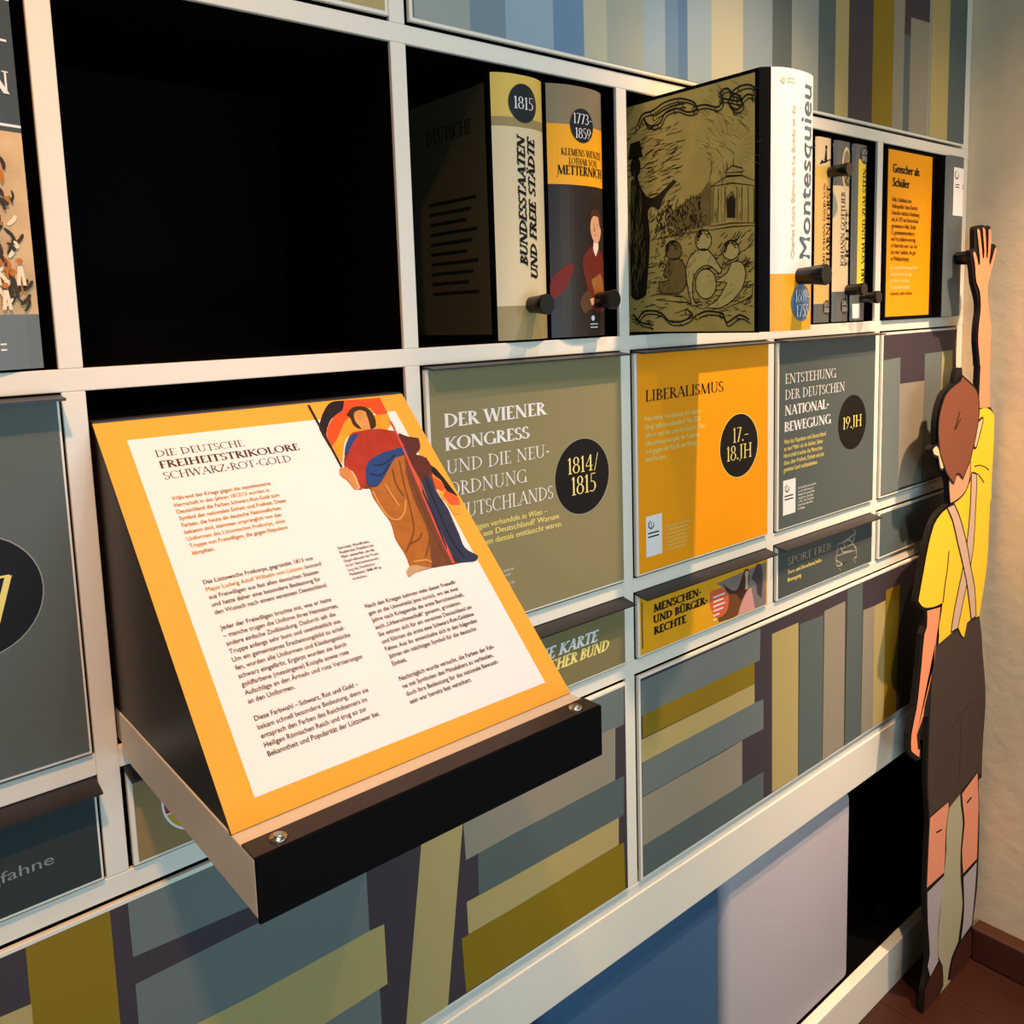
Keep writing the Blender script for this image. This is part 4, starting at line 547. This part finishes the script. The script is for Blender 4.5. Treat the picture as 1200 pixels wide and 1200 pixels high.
for k, (n_, c) in enumerate(AR.items()):
    am.flat(smooth(BOARD_ART[n_], 60), bp(.0012+.00012*k), mat('figure_'+n_, c, .5, .25, noise=.28, scale=90))
fold = mat('figure_fold', (120, 70, 30)); fold2 = mat('figure_fold_light', (206, 146, 70)); fold3 = mat('figure_fold_blue', (28, 40, 66))
for k, ln in enumerate(BOARD_FOLDS):
    for q in stroke(curve(ln), .006 if k % 3 == 1 else .0042): am.flat(q, bp(.0042), (fold, fold2, fold, fold3)[3 if k > 8 else k % 3])
part('painted_figure', am, pn, label='painted robed figure with black, red and gold cloth')

# ================================================================== books
knobm = mat('knob_black', (16, 15, 16), .28, .5)
def knob(t, x, y, z, L=.085, r_=.036):
    part('knob', MB().lathe((x, y, z), (0, -1, 0), [(0, r_*.78), (L*.5, r_*.86), (L-.004, r_), (L, r_*.94)], knobm, 28), t, label='black knob')
class Book:
    def __init__(s, label, x0, x1, bands, cover=black, yf=.012, d=.03, z0=.006, z1=.90, depth=.62, group=None, org=None):
        s.x0, s.x1, s.yf, s.d = x0, x1, yf, d
        s.pw = 2.6 if x1-x0 > .2 else 6
        s.t = thing('book', label, 'book', ((x0+x1)/2, .3, z0), group)
        part('cover', MB().box(x0, x0+.012, yf+.006, yf+depth, z0, z1, cover, .002).box(x1-.012, x1, yf+.006, yf+depth, z0, z1, cover, .002), s.t, label='black cover boards')
        part('page_block', MB().box(x0+.013, x1-.013, yf+.02, yf+depth-.02, z0+.012, z1-.014, mat('page_paper', (210, 200, 180))), s.t)
        m = MB(); n = 14; e = .004
        for a, b, mm in bands:
            for k in range(n):
                u0, u1 = [x0+.002+(x1-x0-.004)*q/n for q in (k, k+1)]
                m.add([s.p(u0, a), s.p(u1, a), s.p(u1, b), s.p(u0, b)], [(0, 1, 2, 3)], mm, True)
        m.add([s.p(x0+.002+(x1-x0-.004)*k/n, z1-.001) for k in range(n+1)], [tuple(range(n+1))], black)
        m.add([s.p(x0+.002+(x1-x0-.004)*k/n, z0+.001) for k in range(n+1)], [tuple(range(n+1))], black)
        part('spine', m, s.t)
    def y(s, x):
        xc, hw = (s.x0+s.x1)/2, (s.x1-s.x0)/2; q = min(1, abs((x-xc)/hw))
        return s.yf-s.d*(1-q**s.pw)
    def p(s, x, z, e=0): return (x, s.y(x)-e, z)
    def m(s, e=.0012): return lambda a, b: s.p(a, b, e)
    def up(s, xb, e=.0015): return lambda a, b: s.p(xb-b, a, e)      # lettering that climbs the spine
    def badge(s, cx, cz, r_, lines, ink=white):
        mm = MB(); pts = circle(cx, cz, r_, 32)
        xs_ = [cx+r_*math.cos(math.pi*k/16) for k in range(17)]
        for a, b in zip(xs_[:-1], xs_[1:]):
            ha, hb = math.sqrt(max(0, r_*r_-(a-cx)**2)), math.sqrt(max(0, r_*r_-(b-cx)**2))
            mm.add([s.p(a, cz-ha, .0014), s.p(b, cz-hb, .0014), s.p(b, cz+hb, .0014), s.p(a, cz+ha, .0014)], [(0, 1, 2, 3)], mat('badge_black', (30, 36, 44), .3, .5), True)
        p = part('date_badge', mm, s.t, label='round dark date badge')
        n = MB()
        for s_, x, z, w_, h_ in lines: put(n, serif(s_, .9), x, z, w_, h_, s.m(.003), ink)
        part('numerals', n, p)
B1 = [('spine_yellow', (226, 190, 92)), ('spine_cream', (228, 206, 164)), ('spine_khaki', (160, 140, 92)), ('spine_grey', (96, 100, 98)), ('spine_orange', (246, 170, 30)), ('spine_brown', (44, 33, 30)), ('spine_taupe', (138, 122, 94)), ('spine_peach', (236, 188, 108)), ('spine_white', (246, 240, 232)), ('spine_bright_yellow', (250, 216, 60)), ('spine_blue_grey', (70, 80, 84)), ('spine_pale_grey', (104, 114, 116))]
SP = {n: mat(n, c, .38, .4) for n, c in B1}
# book at the left edge
bk = Book('grey book at the left edge with a battle picture on its spine', -.50, -.056, [(.006, .134, SP['spine_pale_grey']), (.134, .552, mat('spine_battle', (206, 176, 132), .5, .3, noise=.5, scale=26)), (.552, .90, SP['spine_blue_grey'])])
m = MB()
for z_ in (.051, .064): part('rule_line', MB().flat([(-.30, z_), (-.136, z_), (-.136, z_+.004), (-.30, z_+.004)], bk.m(), white), bk.t)
for z_ in (.563, .845):
    m = MB()
    for k in range(8): a = -.49+k*.054; m.flat([(a, z_), (a+.054, z_), (a+.054, z_+.006), (a, z_+.006)], bk.m(), white)
    part('rule_line', m, bk.t)
m = MB()
put(m, serif('N', 1.6), -.122, .636, .048, .05, bk.m(), white)
part('letter', m, bk.t); m = MB()
m.flat([(-.125, .752), (-.072, .752), (-.072, .757), (-.125, .757)], bk.m(), white)
part('hyphen', m, bk.t)
m = MB(); ink2 = mat('battle_ink', (62, 48, 34)); och = mat('battle_ochre', (190, 116, 40)); wh2 = mat('battle_pale', (238, 222, 190)); redm = mat('battle_red', (160, 66, 36))
for k in range(260):
    low = random.random() < .6; z_ = random.uniform(.14, .30) if low else random.uniform(.28, .47); x = random.uniform(-.33, -.088)
    h_ = random.uniform(.012, .035); a = random.uniform(-.012, .012); c_ = random.choice([ink2, och, wh2, wh2, redm, ink2, ink2]) if low else random.choice([ink2, ink2, wh2, och])
    for q in stroke(curve([(x, z_), (x+a+.004, z_+h_*.5), (x+a*2, z_+h_)], 2), random.uniform(.003, .010)): m.flat(q, bk.m(.0012+.00002*k), c_)
for k in range(12):
    x = -.30+k*.018; zz = .145+.028*(k % 3)
    m.flat(smooth([(x, zz), (x+.005, zz+.045), (x+.016, zz+.045), (x+.022, zz), (x+.014, zz), (x+.011, zz+.025), (x+.008, zz)], 60), bk.m(.0075), (wh2, ink2, wh2)[k % 3]); m.flat(circle(x+.011, zz+.056, .007, 10), bk.m(.0075), och)
part('battle_picture', m, bk.t, label='battle picture with small figures')
# federal states
bk = Book('cream book spine lettered BUNDESSTAATEN UND FREIE STÄDTE beside the dark gap', 1.365, 1.600, [(.008, .126, SP['spine_khaki']), (.126, .726, SP['spine_cream']), (.726, .757, SP['spine_khaki']), (.757, .898, SP['spine_yellow'])])
m = MB(); put(m, serif('BUNDESSTAATEN', 1.8, True, .25), .262, 0, .430, .034, bk.up(1.487), inkblack); put(m, serif('UND FREIE STÄDTE', 1.8, True, .25), .214, 0, .475, .034, bk.up(1.534), inkblack)
part('title', m, bk.t, label='black climbing title')
bk.badge(1.487, .806, .064, [('1815', 1.442, .786, .09, .040)]); knob(bk.t, 1.500, -.014, .128)
m = MB(); cvm = mat('cover_text', (30, 27, 22)); cl = lambda a, b: (1.3635, .02+.62-a, b)
part('back_cover_print', MB().flat([(.05, .03), (.60, .03), (.60, .87), (.05, .87)], cl, mat('cover_olive', (84, 74, 52), .6, .2)), bk.t, label='olive back cover')
cl2 = lambda a, b: (1.3625, .02+.62-a, b)
put(m, serif('DEUTSCHE', 1.2), .26, .72, .27, .05, cl2, cvm)
part('back_cover_title', m, bk.t); m = MB()
for k in range(10): m.flat([(.26, .50-.036*k), (.54-.03*(k % 3), .50-.036*k), (.54-.03*(k % 3), .512-.036*k), (.26, .512-.036*k)], cl2, cvm)
part('back_cover_text', m, bk.t)
# statesman
bk = Book('dark book spine with orange band and a seated portrait, third from the black niche', 1.617, 1.900, [(.008, .553, SP['spine_brown']), (.553, .762, SP['spine_orange']), (.762, .898, SP['spine_taupe'])])
bk.t['label'] = 'dark book with an orange band and a painted seated man on its spine'
m = MB(); put(m, serif('KLEMENS WENZEL', 1.1), 1.668, .655, .215, .024, bk.m(), inkblack); put(m, serif('LOTHAR VON', 1.1), 1.70, .624, .15, .024, bk.m(), inkblack); put(m, serif('METTERNICH', 1.4), 1.652, .588, .235, .032, bk.m(), inkblack)
m.flat([(1.65, .578), (1.887, .578), (1.887, .582), (1.65, .582)], bk.m(), inkblack)
part('title', m, bk.t, label='black serif title')
bk.badge(1.768, .763, .060, [('1773–', 1.722, .768, .10, .036), ('1859', 1.730, .718, .082, .036)])
m = MB(); pm = lambda n, c: mat('portrait_'+n, c, .5, .25, noise=.2, scale=80)
def ellp(cx, cz, rx, rz, n=20): return [(cx+rx*math.cos(2*math.pi*k/n), cz+rz*math.sin(2*math.pi*k/n)) for k in range(n)]
m.wrap(smooth([(1.62, .215), (1.67, .262), (1.70, .275), (1.712, .262), (1.69, .21), (1.66, .17), (1.62, .14)], 60), bk.m(.0012), pm('chair', (116, 30, 24)))
m.wrap(smooth([(1.755, .28), (1.785, .325), (1.83, .338), (1.87, .318), (1.892, .27), (1.894, .11), (1.86, .09), (1.79, .11), (1.772, .2)], 60), bk.m(.0013), pm('coat', (104, 38, 26)))
m.wrap(smooth([(1.80, .215), (1.86, .24), (1.887, .20), (1.887, .14), (1.83, .13)], 60), bk.m(.0014), pm('waistcoat', (150, 96, 46)))
m.wrap(smooth([(1.745, .15), (1.775, .175), (1.80, .16), (1.80, .11), (1.76, .09), (1.74, .12)], 60), bk.m(.0014), pm('fur', (86, 60, 40)))
m.wrap(smooth([(1.815, .325), (1.83, .30), (1.85, .335), (1.845, .36), (1.818, .355)], 60), bk.m(.0016), pm('collar', (226, 208, 186)))
m.wrap(ellp(1.836, .405, .036, .056), bk.m(.0018), pm('skin', (212, 160, 122)))
m.wrap(smooth([(1.80, .44), (1.812, .468), (1.845, .472), (1.872, .45), (1.873, .40), (1.862, .41), (1.852, .445), (1.82, .447), (1.803, .43)], 60), bk.m(.0020), pm('curls', (72, 46, 28)))
for q in ([(1.818, .416), (1.826, .418)], [(1.838, .416), (1.847, .418)], [(1.826, .412), (1.822, .394), (1.828, .392)], [(1.822, .378), (1.834, .377)]):
    for g in stroke(q, .004): m.flat(g, bk.m(.0024), pm('line', (110, 60, 44)))
m.wrap(smooth([(1.79, .145), (1.82, .15), (1.825, .13), (1.80, .12)], 60), bk.m(.0020), pm('hand', (214, 164, 128)))
part('portrait', m, bk.t, label='painted portrait of a seated man in a red coat')
knob(bk.t, 1.842, -.008, .140)
m = MB().flat(circle(1.806, .074, .011, 6), bk.m(.0016), white).flat([(1.79, .050), (1.835, .050), (1.835, .054), (1.79, .054)], bk.m(.0016), white).flat([(1.79, .038), (1.835, .038), (1.835, .042), (1.79, .042)], bk.m(.0016), white)
part('emblem', m, bk.t)
# big pulled-out book: depth s, thickness t, height z
def mp3(s, t, z): return (2.12+t, -s, z)
book = thing('book', 'large pulled-out book with white and orange spine and engraved olive cover', 'book', (2.2, -.27, .006))
MT = .332
def rotbox(m, s0, s1, t0, t1, z0, z1, mm):
    m.add([mp3(a, b, c) for c in (z0, z1) for a, b in ((s0, t0), (s1, t0), (s1, t1), (s0, t1))], [(0, 1, 2, 3), (7, 6, 5, 4), (0, 4, 5, 1), (1, 5, 6, 2), (2, 6, 7, 3), (3, 7, 4, 0)], mm)
m = MB(); rotbox(m, -.14, .512, 0, .012, .004, .902, black); rotbox(m, -.14, .512, MT-.012, MT, .004, .902, black)
part('cover', m, book, label='black cover boards')
m = MB(); rotbox(m, -.12, .50, .0125, MT-.0125, .016, .886, mat('page_paper', (210, 200, 180))); part('page_block', m, book)
def msp(t, z, e=0):
    q = abs((t-MT/2)/(MT/2)); return mp3(.515+.055*(1-min(1, q)**2.8)+e, t, z)
m = MB(); n = 20
for a, b, kind in ((.006, .207, 'o'), (.207, .903, 'w')):
    for k in range(n):
        t0, t1 = MT*k/n, MT*(k+1)/n
        mm = black if k < 2 else (SP['spine_orange'] if kind == 'o' else SP['spine_white'])
        m.add([msp(t0, a), msp(t1, a), msp(t1, b), msp(t0, b)], [(0, 1, 2, 3)], mm, True)
for z_ in (.006, .903): m.add([msp(MT*k/n, z_) for k in range(n+1)], [tuple(range(n+1))], black)
part('spine', m, book, label='white and orange printed spine')
ms = lambda tb, e=.0016: (lambda a, b: msp(tb-b, a, e))
m = MB(); g = sans('Montesquieu', .008); put(m, g, .262, 0, .60, .082, ms(.250), mat('ink_steel', (92, 108, 122)), CAPH)
part('title', m, book, label='grey climbing title')
m = MB(); g = sans('Charles Louis Baron de La Brède et de', .012); put(m, g, .262, 0, .52, .020, ms(.137), mat('ink_pale_gold', (226, 200, 160)), CAPH)
part('subtitle', m, book, label='pale gold small lettering'); m = MB()
m.flat(circle(.075, .862, .011, 6), lambda a, b: msp(a, b, .0016), mat('ink_pale_gold', (226, 200, 160)))
for k in range(2): m.flat([(.095, .856+k*.012), (.13, .856+k*.012), (.13, .861+k*.012), (.095, .861+k*.012)], lambda a, b: msp(a, b, .0016), mat('ink_pale_gold', (226, 200, 160)))
part('emblem', m, book)
m = MB(); c0 = (.186, .105); r_ = .066
for k in range(16):
    a, b = c0[0]+r_*math.cos(math.pi*k/16), c0[0]+r_*math.cos(math.pi*(k+1)/16)
    ha, hb = r_*math.sin(math.pi*k/16), r_*math.sin(math.pi*(k+1)/16)
    m.add([msp(a, c0[1]-ha, .0016), msp(b, c0[1]-hb, .0016), msp(b, c0[1]+hb, .0016), msp(a, c0[1]+ha, .0016)], [(0, 1, 2, 3)], mat('badge_blue_sheen', (70, 104, 136), .3, .5), True)  # cool light on the glossy black disc put into its base colour
p = part('date_badge', m, book, label='round black date badge with painted blue sheen')
m = MB(); put(m, serif('1689–', .9), .140, .108, .10, .042, lambda a, b: msp(a, b, .004), white); put(m, serif('1755', .9), .146, .055, .088, .042, lambda a, b: msp(a, b, .004), white)
part('numerals', m, p)
kp = msp(.172, .198)
knob(book, kp[0], kp[1], kp[2], .105, .037)
cov = lambda e: (lambda s, z: mp3(s, -e, z))
ol = mat('engraving_olive', (222, 190, 104), .6, .2, noise=.22, scale=48)
em = MB().flat([(-.10, .012), (.500, .010), (.500, .889), (-.10, .889)], cov(.0008), ol)
dk = mat('engraving_ink', (50, 38, 22)); mid = mat('engraving_mid', (150, 124, 66), .6, .2, noise=.4, scale=70); pale = mat('engraving_pale', (240, 212, 126), .6, .2, noise=.15, scale=70)
E_ = ENGRAVING
for k, q in enumerate(E_['trees']): em.flat(smooth(q, 80), cov(.0012), mid)
rnd = random.Random(2)
for k in range(120):       # foliage and ground hatching
    tr = k < 60
    s0 = rnd.uniform(.05, .28) if tr else rnd.uniform(-.06, .48); z0 = rnd.uniform(.33, .43) if tr else rnd.uniform(.06, .30)
    if tr and z0 > .33+.1*(s0-.1)/.2+.03: z0 -= .05
    L_ = rnd.uniform(.01, .028)
    for q in stroke([(s0, z0), (s0+L_*.6, z0+(L_*.5 if tr else .004)), (s0+L_, z0)], .0035): em.flat(q, cov(.0016), dk)
for k in range(46):        # clouds
    s0 = rnd.uniform(-.08, .16); z0 = rnd.uniform(.50, .78); L_ = rnd.uniform(.02, .05)
    for q in stroke([(s0, z0), (s0+L_/2, z0+.008), (s0+L_, z0+.003)], .0025): em.flat(q, cov(.0016), mid)
def hatch(n, s0, s1, z0, z1, ang, L0, L1, w_, mm, e):
    for k in range(n):
        s_, z_ = rnd.uniform(s0, s1), rnd.uniform(z0, z1); L_ = rnd.uniform(L0, L1); a = ang+rnd.uniform(-.25, .25)
        for q in stroke(curve([(s_, z_), (s_+L_*.5*math.cos(a)+.004, z_+L_*.5*math.sin(a)), (s_+L_*math.cos(a), z_+L_*math.sin(a))], 2), w_): em.flat(q, cov(e), mm)
hatch(120, -.09, .16, .50, .80, .25, .02, .05, .0028, dk, .0017)
hatch(70, -.02, .20, .36, .50, .9, .01, .03, .0035, dk, .0018)
hatch(120, .06, .27, .38, .50, 1.6, .008, .02, .0045, dk, .0019)
hatch(140, -.08, .46, .04, .30, .1, .015, .05, .003, dk, .0017)
hatch(60, .34, .48, .10, .36, .7, .015, .04, .0035, dk, .0018)
hatch(60, .30, .48, .60, .86, 2.4, .02, .05, .0018, mid, .0014)
hatch(50, -.08, -.01, .14, .58, 1.45, .03, .08, .003, mid, .0026)
hatch(26, .07, .13, .16, .30, 1.0, .01, .025, .003, dk, .0027)
hatch(30, .17, .26, .08, .30, 1.2, .01, .03, .0022, mid, .0027)
hatch(30, .30, .40, .06, .30, .9, .01, .03, .0022, mid, .0027)
hatch(40, .31, .46, .40, .58, 1.57, .02, .05, .0022, mid, .0016)
for q_ in E_['rays']:
    for q in stroke(q_, .0018): em.flat(q, cov(.0014), mid)
for kk in ('scroll', 'pavilion', 'ground'):
    for ln in E_[kk]:
        for q in stroke(curve(ln) if kk == 'scroll' else ln, .007 if kk == 'scroll' else .0045): em.flat(q, cov(.002), dk)
for ln in E_['scroll']:
    for q in stroke(curve([(a+.006, b-.014) for a, b in ln]), .005): em.flat(q, cov(.0019), dk)
    for a, b in ln[::2]:
        for q in stroke(circle(a, b-.008, .010, 8, 30, 300), .004): em.flat(q, cov(.0021), dk)
em.flat(E_['pav_door'], cov(.0018), dk)
for q in E_['robe'][:1]+[ellp(-.038, .655, .026, .040), [(-.075, .688), (.0, .688), (-.014, .752), (-.062, .748)]]: em.flat(smooth(q, 60), cov(.0022), dk)
for q in E_['child_dark']: em.flat(smooth(q, 70), cov(.0022), mid)
for q in E_['child_light']: em.flat(smooth(q, 70), cov(.0022), pale)
for g in ('child_dark', 'child_light'):
    for ln in E_[g]:
        for q in stroke(smooth(ln, 70)+[smooth(ln, 70)[0]], .004): em.flat(q, cov(.0026), dk)
for c_, r_ in (((.14, .322), .026), ((.285, .345), .030), ((.404, .299), .030)):      # curly heads
    for k in range(16):
        t = rnd.uniform(.2, 3.3); x_, z_ = c_[0]+r_*math.cos(t)*.8, c_[1]+r_*math.sin(t)
        for q in stroke(circle(x_, z_, .007, 6, 0, 300), .003): em.flat(q, cov(.0029), dk)
part('engraving', em, book, label='olive engraving with a pavilion and seated children')
# three slim books
bk = Book('slim orange and cream book, half hidden behind the large pulled-out book', 3.378, 3.520, [(.008, .10, SP['spine_grey']), (.10, .70, SP['spine_peach']), (.70, .76, SP['spine_yellow']), (.76, .895, SP['spine_cream'])], d=.014)
m = MB(); put(m, serif('GERHARD JOHANN DAVID VON', 1.1), .20, 0, .48, .020, bk.up(3.456), inkblack); put(m, serif('SCHARNHORST', 1.5), .24, 0, .43, .036, bk.up(3.503), inkblack)
part('title', m, bk.t)
m = MB().flat([(3.40, .765), (3.42, .79), (3.44, .78), (3.452, .84), (3.462, .84), (3.466, .79), (3.50, .80), (3.51, .765)], bk.m(), inkblack).flat(circle(3.457, .85, .010, 10), bk.m(), inkblack)
part('rider_picture', m, bk.t, label='small dark picture')
bk.badge(3.480, .082, .036, [('1755', 3.455, .086, .05, .022), ('1813', 3.455, .058, .05, .022)]); knob(bk.t, 3.49, -.006, .735, .10, .033)
bk = Book('slim white and grey book with an oval portrait, middle of the three slim books', 3.545, 3.702, [(.008, .158, SP['spine_grey']), (.158, .678, SP['spine_cream']), (.678, .895, SP['spine_grey'])], d=.014)
m = MB(); put(m, serif('JOHANN GOTTLIEB', 1.1), .284, 0, .366, .036, bk.up(3.640), inkblack); put(m, serif('FICHTE', 1.5), .284, 0, .285, .040, bk.up(3.688), inkblack)
part('title', m, bk.t)
m = MB().wrap(ellp(3.650, .765, .045, .105), bk.m(.0012), SP['spine_cream']).wrap(ellp(3.652, .765, .034, .088), bk.m(.002), SP['spine_taupe']).wrap(ellp(3.662, .775, .016, .034), bk.m(.0026), pm('skin', (212, 160, 122))).flat([(3.635, .70), (3.66, .735), (3.683, .71), (3.67, .68)], bk.m(.0026), inkblack)
part('portrait', m, bk.t, label='oval portrait')
bk.badge(3.652, .085, .040, [('1762', 3.625, .09, .054, .024), ('1814', 3.625, .058, .054, .024)]); knob(bk.t, 3.672, -.006, .165, .09, .033)
bk = Book('slim grey book with a yellow lettered strip, beside the post at its right', 3.722, 3.868, [(.008, .895, SP['spine_grey'])], d=.014)
m = MB(); 
for k in range(4): a = 3.768+k*.0235; m.flat([(a, .178), (a+.0235, .178), (a+.0235, .822), (a, .822)], bk.m(.001), SP['spine_bright_yellow'])
part('title_strip', m, bk.t, label='yellow title strip')
m = MB(); put(m, serif('KARL VOM UND ZUM STEIN', 1.3), .17, 0, .61, .036, bk.up(3.848, .0024), inkblack); part('title', m, bk.t)
m = MB()
for k in range(4): a = 3.735+.0165*k; m.flat([(a, .020), (a+.0165, .020), (a+.0165, .095), (a, .095)], bk.m(), white)
part('sticker', m, bk.t, label='white paper sticker')
bk.badge(3.826, .843, .042, [('1757', 3.798, .848, .056, .025), ('1831', 3.798, .815, .056, .025)]); knob(bk.t, 3.822, -.006, .125, .09, .033)
# cover-out orange book by the wall
book = thing('book', 'grey book beside the right wall showing an orange printed page', 'book', (4.45, .2, .006))
part('cover', MB().box(4.036, 4.60, -.018, .5, .004, .908, black, .003), book, label='black cover')
part('orange_page', MB().flat([(4.046, .02), (4.556, .02), (4.556, .896), (4.046, .896)], front(-.0188), mat('print_marigold', (242, 160, 8), .5, .25)), book, label='orange printed page')
m = MB(); G1 = front(-.0195)
put(m, sans('Genscher als', .05), 4.098, .780, .30, .046, G1, inkblack, CAPH); put(m, sans('Schüler', .05), 4.098, .708, .19, .046, G1, inkblack, CAPH)
part('heading', m, book, label='bold black heading')
brn = mat('ink_brown', (120, 62, 10)); m = MB()
L_ = ['Halle, Schulbank statt', 'Außenpolitik: Hans-Dietrich', 'Genscher wächst in Reideburg', 'auf, ab 1937 am Reform-Real-', 'gymnasium in Halle. Straße', '13, gemeinsinnwarmherzt,', 'und Fritz Jubilaren-verträgt', 'er Unterricht einer Lust. Auf', 'laut einer Laufbahn, die gab', 'es Waldspaziergang.']
para(m, L_, 4.094, .630, .0345, .033, G1, brn, .02, .78); part('body_text', m, book, label='brown text')
m = MB(); para(m, ['Das ausgebildete jugendlicher', 'Buchgeschichte als eine', 'geheime Ermittlung', 'im naturheimatlichen'], 4.092, .272, .0352, .035, G1, yellowink, .03, .76); para(m, ['Gespenster, selbst erdichtet'], 4.092, .135, .03, .028, G1, brn, .01, .8); part('closing_text', m, book, label='pale yellow text')
m = MB(); n = 12; gx0, gx1 = 4.602, 4.835
def gs(x, z, e=0): q = abs((x-(gx0+gx1)/2)/((gx1-gx0)/2)); return (x, -.07-.018*(1-q**5)-e, z)
for k in range(n):
    a, b = gx0+(gx1-gx0)*k/n, gx0+(gx1-gx0)*(k+1)/n
    m.add([gs(a, .006), gs(b, .006), gs(b, .905), gs(a, .905)], [(0, 1, 2, 3)], mat('spine_slate', (92, 100, 100), .4, .35), True)
for z_ in (.006, .905): m.add([gs(gx0+(gx1-gx0)*k/n, z_) for k in range(n+1)]+[(gx1, .3, z_), (gx0, .3, z_)], [tuple(range(n+3))], mat('spine_slate', (92, 100, 100), .4, .35))
m.add([(gx1, -.07, .006), (gx1, .3, .006), (gx1, .3, .905), (gx1, -.07, .905), (gx0, -.07, .006), (gx0, .0, .006), (gx0, .0, .905), (gx0, -.07, .905)], [(0, 1, 2, 3), (7, 6, 5, 4)], black)
part('spine', m, book, label='slate grey spine')
g3 = lambda e: (lambda a, b: gs(a, b, e))
m = MB()
for k in range(8): a, c = 4.668+.0198*k, 4.668+.0198*(k+1); m.flat([(a, .575), (c, .575), (c, .842), (a, .842)], g3(.0015), white)
for q in stroke(circle(4.705, .80, .022, 6, 90, 450), .006): m.flat(q, g3(.003), inkblack)
for k in range(2): m.flat([(4.69, .745-.014*k), (4.80, .745-.014*k), (4.80, .750-.014*k), (4.69, .750-.014*k)], g3(.003), inkblack)
part('sticker', m, book, label='white paper sticker')
knob(book, 4.745, -.085, .335, .085, .045)

# ================================================================== cut-out of a boy
boy = thing('boy_cutout', 'flat standing cut-out of a boy in yellow shirt and dark shorts, arm raised', 'cutout', (4.5, -.2, FLOOR))
def fix(pts): return [(a, max(b, FLOOR+.002)) for a, b in smooth(pts, 42, 2)]
YB = -.212
olp = fix(BOY['outline'])
part('board', MB().slab(olp, front(YB), front(YB+.026), mat('board_edge', (24, 21, 20), .6, .2)), boy, label='black backing board')
order = [('printed_ground', ['gap'], (176, 172, 140)), ('shorts', ['shorts'], (66, 52, 48)), ('leg', ['leg_l'], (232, 150, 118)), ('leg', ['leg_r'], (232, 150, 118)), ('sock', ['sock_l'], (176, 168, 170)), ('sock', ['sock_r'], (176, 168, 170)), ('shoe', ['shoe_l'], (70, 36, 26)), ('shoe', ['shoe_r'], (70, 36, 26)),
         ('arm', ['hang_arm'], (248, 150, 108)), ('arm', ['raised_arm'], (248, 150, 108)), ('shirt', ['shirt'], (252, 200, 48)), ('neck', ['neck'], (246, 158, 118)), ('suspender', ['strap_b'], (206, 172, 148)), ('suspender', ['strap_a'], (206, 172, 148))]
LINES = {'shirt': (2, 3, 4), 'shorts': (5, 6), 'leg_l': (7,), 'leg_r': (8,)}
def grow(pts, d):
    n = len(pts); ar = sum(pts[i][0]*pts[(i+1) % n][1]-pts[(i+1) % n][0]*pts[i][1] for i in range(n)); sg = 1 if ar > 0 else -1
    out = []
    for i in range(n):
        (ax, ay), (bx, by) = pts[i-1], pts[(i+1) % n]; dx, dy = bx-ax, by-ay; L = math.hypot(dx, dy) or 1
        out.append((pts[i][0]+sg*dy/L*d, pts[i][1]-sg*dx/L*d))
    return out
for k, (n_, ks, c) in enumerate(order):
    m = MB(); y_ = YB-.0012-.0006*k
    for q in ks:
        if n_ in ('suspender', 'neck'): m.flat(grow(fix(BOY[q]), .012), front(y_+.0003), mat('board_edge', (24, 21, 20)))
        m.flat(fix(BOY[q]), front(y_), mat('boy_'+n_, c, .55, .2))
        for j in LINES.get(q, ()): m.flat(BOY_LINES[j], front(y_-.0004), mat('boy_line', (44, 30, 20)))
    part(n_, m, boy)
for q in ('ear_l', 'ear_r'):
    part('ear', MB().flat(grow(smooth(BOY[q]), .014), front(YB-.0104), mat('board_edge', (24, 21, 20))).flat(smooth(BOY[q]), front(YB-.0108), mat('boy_ear', (250, 196, 150), .55, .2)), boy)
hair = part('hair', MB().flat(BOY_LINES[0], front(YB-.0121), mat('boy_line', (44, 30, 20))).flat(BOY_LINES[1], front(YB-.0121), mat('boy_line', (44, 30, 20))).flat(grow(smooth(BOY['hair']), .012), front(YB-.0112), mat('board_edge', (24, 21, 20))).flat(smooth(BOY['hair']), front(YB-.0116), mat('boy_hair', (128, 74, 54), .55, .2)), boy, label='brown hair')
# ================================================================== cube stools in the bottom niche
def stool(label, x0, x1, c, n_):
    t = thing('cube_stool', label, 'stool', ((x0+x1)/2, .4, -3.833), 'cube stools in the bottom niche')
    part('upholstery', MB().box(x0, x1, .05, .79, -3.83, -2.655, mat(n_, c, .75, .2, noise=.06, scale=120, bump=.08), .055), t)
stool('light blue cube stool in the bottom niche, leftmost, mostly out of the frame', .24, 1.44, (150, 176, 200), 'stool_light_blue')
stool('dark blue cube stool in the bottom niche beside the grey one', 1.50, 2.690, (66, 98, 132), 'stool_blue')
stool('pale grey cube stool in the bottom niche beside the empty black gap', 2.712, 3.922, (186, 180, 186), 'stool_grey')
for o in bpy.data.objects:
    if '_o' in o: del o['_o']
